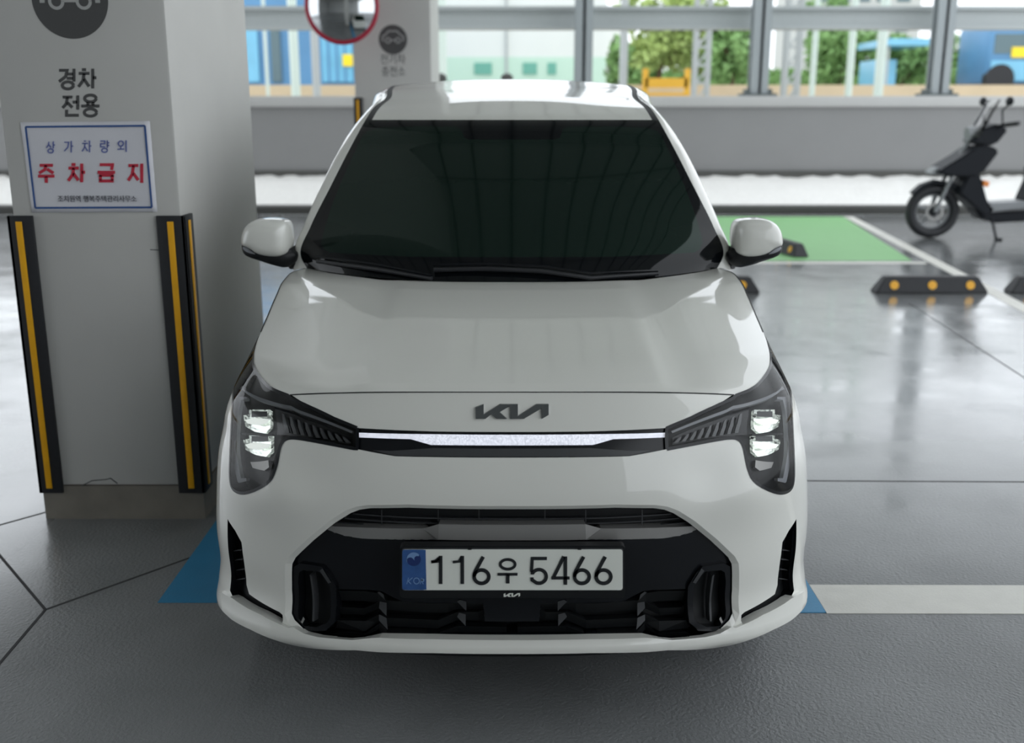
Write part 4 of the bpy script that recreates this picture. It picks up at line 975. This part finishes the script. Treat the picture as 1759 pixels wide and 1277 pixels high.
# ------------------------------------------------------------------ scooter
def scooter(x, y, label):
    o = tag(empty('motor_scooter', (x, y, 0)), label, 'scooter'); R0 = .30
    def ob(name, bm, m, par=o, a=40): return bmobj(name, bm, m, par, a)
    def wheel_(name, cx_):
        bm = bmesh.new(); torus(bm, (cx_, 0, R0), R0 - .055, .055, 'Y', 48, 12, 1.0)
        w = ob(name, bm, M['rub']); bm = bmesh.new(); torus(bm, (cx_, 0, R0), R0 - .115, .014, 'Y', 40, 8); ob('rim', bm, M['grey'], w)
        bm = bmesh.new()
        for k in range(5): a = 2 * math.pi * k / 5 + .3; tube(bm, [(cx_ + .04 * math.cos(a), 0, R0 + .04 * math.sin(a)), (cx_ + .19 * math.cos(a), 0, R0 + .19 * math.sin(a))], [.024, .014], 8)
        ob('spokes', bm, M['grey'], w)
        bm = bmesh.new(); tube(bm, [(cx_, -.06, R0), (cx_, .06, R0)], .045, 16); ob('hub', bm, M['sblack'], w)
        bm = bmesh.new(); torus(bm, (cx_, -.07, R0), .085, .016, 'Y', 32, 4, .3); ob('brake_disc', bm, M['silver'], w)
    wheel_('front_wheel', 0); wheel_('rear_wheel', 1.52)
    def side(name, prof, w0, w1, m, par=o, bev=.02):
        bm = bmesh.new(); prism(bm, [(u * 1.15 if u > .05 else u, v) for u, v in prof], lambda u, v, d: (u, -w0 + d, v), w0 * 2)
        es = [e for e in bm.edges if len(e.link_faces) == 2 and e.calc_face_angle(0) > .6]
        bmesh.ops.bevel(bm, geom=es, offset=bev, segments=2, affect='EDGES', clamp_overlap=True); return ob(name, bm, m, par, 45)
    side('front_fender', [(-.26, .50), (-.16, .60), (0, .655), (.18, .62), (.27, .53), (.22, .50), (.12, .575), (0, .60), (-.14, .56), (-.22, .48)], .07, 0, M['sblack'], bev=.012)
    bm = bmesh.new()
    for sy in (-.085, .085): tube(bm, [(0, sy, R0), (.16, sy, .72)], .022, 10)
    tube(bm, [(.16, 0, .68), (.34, 0, 1.12)], .03, 10); ob('front_fork', bm, M['grey'])
    side('front_shield', [(-.06, .74), (.02, .80), (.18, .92), (.30, 1.02), (.44, 1.03), (.52, .97), (.40, .76), (.33, .70), (.10, .70)], .19, 0, M['sblack'])
    side('nose_cover', [(-.09, .72), (-.04, .79), (.06, .79), (.04, .70)], .11, 0, M['grey'], bev=.01)
    side('leg_shield', [(.26, .72), (.36, .74), (.47, .42), (.56, .34), (.46, .25), (.30, .40), (.18, .52)], .17, 0, M['sblack'])
    side('turn_signal', [(.40, .66), (.46, .64), (.45, .58), (.40, .60)], .185, 0, M['amber'], bev=.006)
    side('handlebar_cover', [(.26, 1.06), (.34, 1.20), (.50, 1.27), (.60, 1.20), (.52, 1.07), (.44, 1.02)], .14, 0, M['sblack'])
    bm = bmesh.new(); tube(bm, [(.30, 0, 1.14), (.40, 0, 1.15)], [.085, .10], 20); ob('headlamp', bm, M['grey'])
    bm = bmesh.new(); tube(bm, [(.66, -.36, 1.27), (.58, -.22, 1.25), (.53, 0, 1.20), (.58, .22, 1.25), (.66, .36, 1.27)], .02, 10); hb = ob('handlebar', bm, M['sblack'])
    for sy in (-1, 1):
        bm = bmesh.new(); tube(bm, [(.60, sy * .26, 1.252), (.68, sy * .38, 1.272)], .026, 10); ob('grip', bm, M['rub'], hb)
        bm = bmesh.new(); tube(bm, [(.58, sy * .22, 1.25), (.55, sy * .24, 1.40), (.58, sy * .30, 1.47)], .010, 6); rm = ob('rear_view_mirror', bm, M['sblack'])
        bm = bmesh.new(); bmesh.ops.create_uvsphere(bm, u_segments=20, v_segments=10, radius=1)
        for v in bm.verts: v.co = Vector((.58 + v.co.x * .03, sy * .32 + v.co.y * .075, 1.50 + v.co.z * .05))
        ob('mirror_shell', bm, M['sblack'], rm)
    # clear windscreen
    vs = []; 
    for j in range(8):
        for i in range(9):
            u = (i - 4) / 4; v = j / 7; vs.append((.30 + .20 * v + .07 * u * u, u * (.16 - .03 * v), 1.12 + .40 * v))
    ws = pyobj('windscreen', vs, [(j * 9 + i, j * 9 + i + 1, j * 9 + i + 10, j * 9 + i + 9) for j in range(7) for i in range(8)], M['lens'], o, True); md = ws.modifiers.new('s', 'SOLIDIFY'); md.thickness = .003
    side('floor_board', [(.44, .40), (.90, .43), (.92, .36), (.50, .30)], .17, 0, M['grey'])
    side('belly_cover', [(.36, .34), (.50, .30), (1.05, .32), (1.10, .22), (.60, .18), (.44, .22)], .13, 0, M['sblack'])
    side('seat_body', [(.84, .42), (.90, .62), (.92, .74), (1.60, .80), (1.72, .72), (1.55, .56), (1.25, .44), (1.10, .36), (.92, .36)], .16, 0, M['sblack'])
    side('seat', [(.88, .74), (.92, .82), (1.15, .80), (1.25, .86), (1.60, .89), (1.66, .84), (1.60, .78)], .15, 0, M['seat'])
    side('rear_fender', [(1.45, .60), (1.68, .66), (1.78, .48), (1.72, .46), (1.62, .58)], .08, 0, M['sblack'], bev=.01)
    side('engine_case', [(.98, .22), (1.05, .38), (1.42, .36), (1.46, .24), (1.30, .18)], .11, 0, M['grey'])
    bm = bmesh.new(); tube(bm, [(.62, -.12, .24), (.66, -.20, .012)], .014, 8); tube(bm, [(.64, -.20, .012), (.72, -.21, .012)], .013, 8); ob('kick_stand', bm, M['sblack'])
    bm = bmesh.new(); tube(bm, [(1.05, .14, .24), (1.62, .18, .34)], [.04, .05], 14); ob('exhaust', bm, M['grey'])
    return o
wp = bp(1603, 372, 12.25)
sc_ = scooter(wp[0], 12.3, 'black motor scooter with clear windscreen parked against the far parapet wall'); sc_.scale = (1.05, 1.05, 1.04)

# ------------------------------------------------------------------ steel columns on the parapet, beams, upper glazing bars
def steel_column(x, y, label, w=.30, z0=1.68, z1=6.2):
    o = tag(empty('steel_column', (x, y, z0)), label, 'column', 'steel columns standing on the parapet')
    bm = bmesh.new(); t = .05; box(bm, -w / 2, w / 2, -w / 2, -w / 2 + t, .02, z1 - z0); box(bm, -w / 2, w / 2, w / 2 - t, w / 2, .02, z1 - z0); box(bm, -t / 2, t / 2, -w / 2, w / 2, .02, z1 - z0)
    bmobj('shaft', bm, M['steel'], o)
    bm = bmesh.new(); box(bm, -w, w, -.2, .2, 0, .045); 
    box(bm, -w * .75, -w * .55, -.15, .15, .045, .12, .01); box(bm, w * .55, w * .75, -.15, .15, .045, .12, .01)
    bmobj('base_plate', bm, M['steeld'], o)
    return o
xs = [bp(p, 160, YW + .22)[0] for p in (1001, 1301, 1609)]; dxc = xs[2] - xs[1]
for x, lab in ((xs[0], 'grey steel column rising behind the car roof from the parapet'), (xs[1], 'grey steel column with dark base plate standing midway along the right-hand parapet'), (xs[2], 'grey steel column with dark base plate above the scooter')):
    steel_column(x, YW + .22, lab)
yb = YW + .9
zz0, zz1 = bp(880, 46, yb)[2], bp(880, 8, yb)[2]
bm = bmesh.new(); box(bm, -16, 16, yb - .12, yb + .12, zz0, zz1 - .1); box(bm, -16, 16, yb - .2, yb + .2, zz1 - .1, zz1 - .04); box(bm, -16, 16, yb - .2, yb + .2, zz0 - .05, zz0)
tag(bmobj('trim_20', bm, M['beam']), kind='structure')
jn = 21
for z in (4.05, 4.75, 5.45):
    tag(boxobj('trim_%d' % jn, -16, 16, YW + .2, YW + .24, z, z + .05, M['steeld']), kind='structure'); jn += 1
# ------------------------------------------------------------------ outside
tag(boxobj('terrace', -70, 70, 28.5, 120, 0, 1.9, M['dry']), kind='structure')
tag(boxobj('terrace_wall', -70, 70, 28.0, 28.5, 0, 2.05, M['tan']), kind='structure')
tag(boxobj('outside_ground', -70, 70, YW + .5, 28.0, -.2, -.02, M['dry']), kind='structure')
def out(px, Y): return bp(px, 150, Y)[0]
def zat(py, Y): return bp(880, py, Y)[2]
# white building with small green windows
Yb_ = 46; b = tag(empty('white_building', ((out(748, Yb_) + out(1068, Yb_)) / 2, Yb_, 1.9)), 'long white building with small green windows seen over the car roof', 'building')
x0, x1 = out(700, Yb_), out(1040, Yb_)
rel(boxobj('wall', x0, x1, Yb_, Yb_ + 8, 1.9, 7.0, M['bwhite'], b), b); rel(boxobj('roof', x0 - .3, x1 + .3, Yb_ - .3, Yb_ + 8.3, 7.0, 7.3, M['beam'], b), b)
rel(boxobj('lower_wall', x0, x1, Yb_ - .03, Yb_, 1.9, zat(98, Yb_), mat('pale_green_wall', (.55, .74, .62), .8), b), b)
for p0, p1 in ((815, 845), (898, 922), (940, 955)): 
    w = rel(boxobj('window', out(p0, Yb_), out(p1, Yb_), Yb_ - .08, Yb_ - .03, zat(128, Yb_), zat(108, Yb_), M['bgreen'], b), b)
rel(boxobj('downpipe', out(868, Yb_), out(872, Yb_), Yb_ - .1, Yb_, 1.9, 7, M['beam'], b), b)
# white block farther right
Yb2 = 60; b = tag(empty('white_house', (out(1035, Yb2), Yb2, 1.9)), 'bright white house behind the trees right of the first steel column', 'building')
rel(boxobj('wall', out(1012, Yb2), out(1068, Yb2), Yb2, Yb2 + 6, 1.9, 6.4, M['bwhite'], b), b); rel(boxobj('window', out(1022, Yb2), out(1034, Yb2), Yb2 - .05, Yb2, zat(75, Yb2), zat(55, Yb2), M['bsky'], b), b); rel(boxobj('roof', out(1010, Yb2), out(1070, Yb2), Yb2 - .2, Yb2 + 6, 6.4, 6.7, M['steel'], b), b)
# far apartment block
Yb3 = 66; b = tag(empty('apartment_block', (out(1470, Yb3), Yb3, 1.9)), 'pale grey apartment block with dark windows behind the pale green poles', 'building')
rel(boxobj('wall', out(1380, Yb3), out(1570, Yb3), Yb3, Yb3 + 8, 1.9, 16, mat('apartment_wall', (.50, .52, .50), .8), b), b)
for i in range(5):
    for j in range(3):
        xa = out(1392 + i * 34, Yb3); w = rel(boxobj('window', xa, xa + .8, Yb3 - .05, Yb3, 4.2 + j * 1.7, 5.2 + j * 1.7, M['winglass'], b), b)
# blue hall at left
Yb4 = 36; b = tag(empty('blue_building', (out(500, Yb4), Yb4, 1.9)), 'blue glazed station building seen between the two pillars', 'building')
x0, x1 = out(380, Yb4), out(640, Yb4)
rel(boxobj('wall', x0, x1, Yb4, Yb4 + 6, 1.9, 6.5, M['bblue'], b), b)
for p0, p1, m_ in ((425, 448, 'bsky'), (470, 486, 'winglass'), (556, 608, 'bsky')):
    rel(boxobj('glazed_bay', out(p0, Yb4), out(p1, Yb4), Yb4 - .12, Yb4 - .02, 2.3, zat(52, Yb4), M[m_], b), b)
for p in (566, 580, 594): rel(boxobj('mullion', out(p, Yb4), out(p + 3, Yb4), Yb4 - .16, Yb4 - .1, 2.3, zat(52, Yb4), M['bblue'], b), b)
rel(boxobj('yellow_sign', out(592, Yb4), out(609, Yb4), Yb4 - .2, Yb4 - .13, zat(114, Yb4), zat(94, Yb4), M['busyel'], b), b)
# blue bus at right
Yb5 = 34; b = tag(empty('blue_bus', (out(1750, Yb5), Yb5, 1.9)), 'blue bus with yellow panel at the right edge beyond the parapet', 'bus')
x0, x1 = out(1692, Yb5), out(1900, Yb5)
rel(boxobj('body', x0, x1, Yb5, Yb5 + 2.4, 2.2, zat(42, Yb5), M['bblue'], b, .12), b)
rel(boxobj('window_band', x0 + .15, x1 - .2, Yb5 - .02, Yb5, zat(92, Yb5), zat(58, Yb5), M['winglass'], b), b)
rel(boxobj('lower_panel', x0 + .1, x1, Yb5 - .03, Yb5, 2.3, zat(104, Yb5), M['bsky'], b), b)
rel(boxobj('yellow_panel', out(1730, Yb5), out(1775, Yb5), Yb5 - .06, Yb5 - .02, zat(99, Yb5), zat(81, Yb5), M['busyel'], b), b)
for p in (1715, 1850):
    bm = bmesh.new(); xx = out(p, Yb5); tube(bm, [(xx, Yb5 - .05, 2.35), (xx, Yb5 + .25, 2.35)], .45, 24); rel(bmobj('wheel', bm, M['rub'], b, 40), b)
# pale canopy posts
for p0, p1, Yp, lab in ((500, 516, 27, 'wide pale green post between the two pillars'), (537, 551, 26, 'grey-green post close to the far pillar'), (457, 463, 26, 'thin pale pole next to the near pillar'), (752, 768, 26, 'pale greenish post at the edge of the far pillar'),
                       (1501, 1517, 24, 'pale mint post between two steel columns'), (1452, 1464, 26, 'grey green post left of the pale mint post'), (1390, 1400, 26, 'thin pale post beside the lattice mast'), (1063, 1077, 27, 'grey post behind the first steel column')):
    xa, xb = out(p0, Yp), out(p1, Yp); bm = bmesh.new(); tube(bm, [((xa + xb) / 2, Yp, 0), ((xa + xb) / 2, Yp, 7)], (xb - xa) / 2, 16)
    tag(bmobj('canopy_post', bm, M['pole'] if 'pale' in lab else M['beam']), lab, 'post', 'posts beyond the parapet')
for p0, lab in ((1205, 'grey lattice mast in front of the green trees'), (1360, 'grey lattice mast beside the middle steel column')):
    Yp = 25; xa = out(p0 - 11, Yp); xb = out(p0 + 11, Yp); bm = bmesh.new()
    for x in (xa, xb):
        for yy in (Yp, Yp + .3): box(bm, x - .04, x + .04, yy - .03, yy + .03, 0, 7)
    for k in range(18):
        z = k * .4; box(bm, xa, xb, Yp - .02, Yp + .02, z, z + .06)
        tube(bm, [(xa, Yp, z), (xb, Yp, z + .4)], .025, 6)
    tag(bmobj('lattice_mast', bm, M['beam']), lab, 'mast')
bm = bmesh.new(); Yp = 27.2; xa, xb = out(1108, Yp), out(1180, Yp)
zt, zm, z0_ = zat(118, Yp), zat(140, Yp), -.02
for x in (xa, xb): box(bm, x - .07, x + .07, Yp - .05, Yp + .05, z0_, zt)
box(bm, xa, xb, Yp - .05, Yp + .05, zm - .15, zm + .08); box(bm, xa, xb, Yp - .04, Yp + .04, zm - .4, zm - .28)
tag(bmobj('yellow_barrier', bm, M['gold']), 'yellow painted metal barrier below the green trees', 'barrier')
for p, lab in ((757, 'small black post lamp at the edge of the far pillar above the car roof'), (871, 'small dark post lamp over the middle of the car roof')):
    x = bp(p, 140, YW + .2)[0]; bm = bmesh.new(); tube(bm, [(x, YW + .2, 1.68), (x, YW + .2, 1.90)], .05, 14); tube(bm, [(x, YW + .2, 1.86), (x, YW + .2, 1.92), (x, YW + .2, 2.02), (x, YW + .2, 2.06)], [.09, .11, .10, .04], 16)
    tag(bmobj('post_lamp', bm, M['dark'], None, 40), lab, 'lamp')
def tree(x, y, z0, h, r, m, label):
    rnd = random.Random(int(x * 100)); o = tag(empty('leafy_tree', (x, y, z0)), label, 'tree', 'trees beyond the parapet')
    bm = bmesh.new(); tube(bm, [(0, 0, 0), (.05, 0, h * .3), (0, .05, h * .6)], [.14, .10, .05], 8)
    for k in range(5): a = k * 1.3; tube(bm, [(.03, 0, h * (.25 + .06 * k)), (r * .5 * math.cos(a), r * .5 * math.sin(a), h * (.45 + .06 * k))], [.05, .02], 6)
    bmobj('trunk', bm, M['bark'], o)
    vs = []; fs = []
    for c in range(34):
        a = rnd.uniform(0, 6.28); q = r * math.sqrt(rnd.random()) * .8; cz = h * rnd.uniform(.28, .92); cx_, cy_ = q * math.cos(a), q * math.sin(a)
        for k in range(60):
            v = Vector((rnd.gauss(0, 1), rnd.gauss(0, 1), rnd.gauss(0, 1))).normalized() * r * .34 * rnd.uniform(.6, 1); p = Vector((cx_, cy_, cz)) + v
            t1 = Vector((rnd.uniform(-1, 1), rnd.uniform(-1, 1), rnd.uniform(-1, 1))).normalized() * .13; t2 = t1.cross(v).normalized() * .08; b0_ = len(vs)
            vs += [p - t1, p + t2, p + t1, p - t2]; fs.append((b0_, b0_ + 1, b0_ + 2, b0_ + 3))
    pyobj('crown', vs, fs, m, o); return o
for px, Y, h, r, m_, lab in ((1130, 34, 3.0, 1.3, 'leaf2', 'light green tree above the yellow barrier'), (1192, 39.5, 3.6, 1.2, 'leaf2', 'light green tree behind the lattice mast'), (1255, 33, 2.1, .9, 'leaf', 'round green bush left of the middle steel column'),
                            (1085, 38, 1.9, 1.0, 'leaf', 'green bush right of the first steel column'), (1440, 40, 2.3, 1.4, 'leaf', 'low green tree before the grey apartment block'), (1420, 44, 4.2, 1.2, 'leaf', 'tall green tree before the grey apartment block'),
                            (1545, 38, 2.0, 1.1, 'leaf', 'small green tree right of the pale mint post'), (1650, 41, 2.2, 1.0, 'leaf', 'green bush between the last steel column and the blue bus')):
    tree(out(px, Y), Y, 1.9, h, r, M[m_], lab)
Yc_ = 34; c = tag(empty('blue_canopy', (out(1555, Yc_), Yc_, 1.9)), 'low pale blue roofed shelter left of the last steel column', 'shelter')
rel(boxobj('roof', out(1520, Yc_), out(1600, Yc_), Yc_, Yc_ + 3, zat(78, Yc_), zat(66, Yc_), M['bsky'], c), c); rel(boxobj('side', out(1523, Yc_), out(1556, Yc_), Yc_ + 1, Yc_ + 2.8, 1.9, zat(100, Yc_), M['bsky'], c), c)
for p in (1524, 1596): rel(boxobj('post', out(p, Yc_), out(p + 3, Yc_), Yc_ + .2, Yc_ + .3, 1.9, zat(78, Yc_), M['beam'], c), c)

# clipped hedge behind the trees
rnd = random.Random(3); vs = []; fs = []; Yh = 52; xa, xb = out(1072, Yh), out(1700, Yh)
for k in range(9000):
    p = Vector((rnd.uniform(xa, xb), Yh + rnd.uniform(-.5, .6), 1.9 + 1.35 * math.sqrt(rnd.random()) * rnd.uniform(.6, 1))); t1 = Vector((rnd.uniform(-1, 1), rnd.uniform(-1, 1), rnd.uniform(-1, 1))).normalized() * .16; t2 = t1.cross(Vector((rnd.random(), 1, rnd.random()))).normalized() * .11; b0_ = len(vs)
    vs += [p - t1, p + t2, p + t1, p - t2]; fs.append((b0_, b0_ + 1, b0_ + 2, b0_ + 3))
tag(pyobj('hedge', vs, fs, M['leaf']), 'long green hedge running behind the trees beyond the parapet', 'hedge')
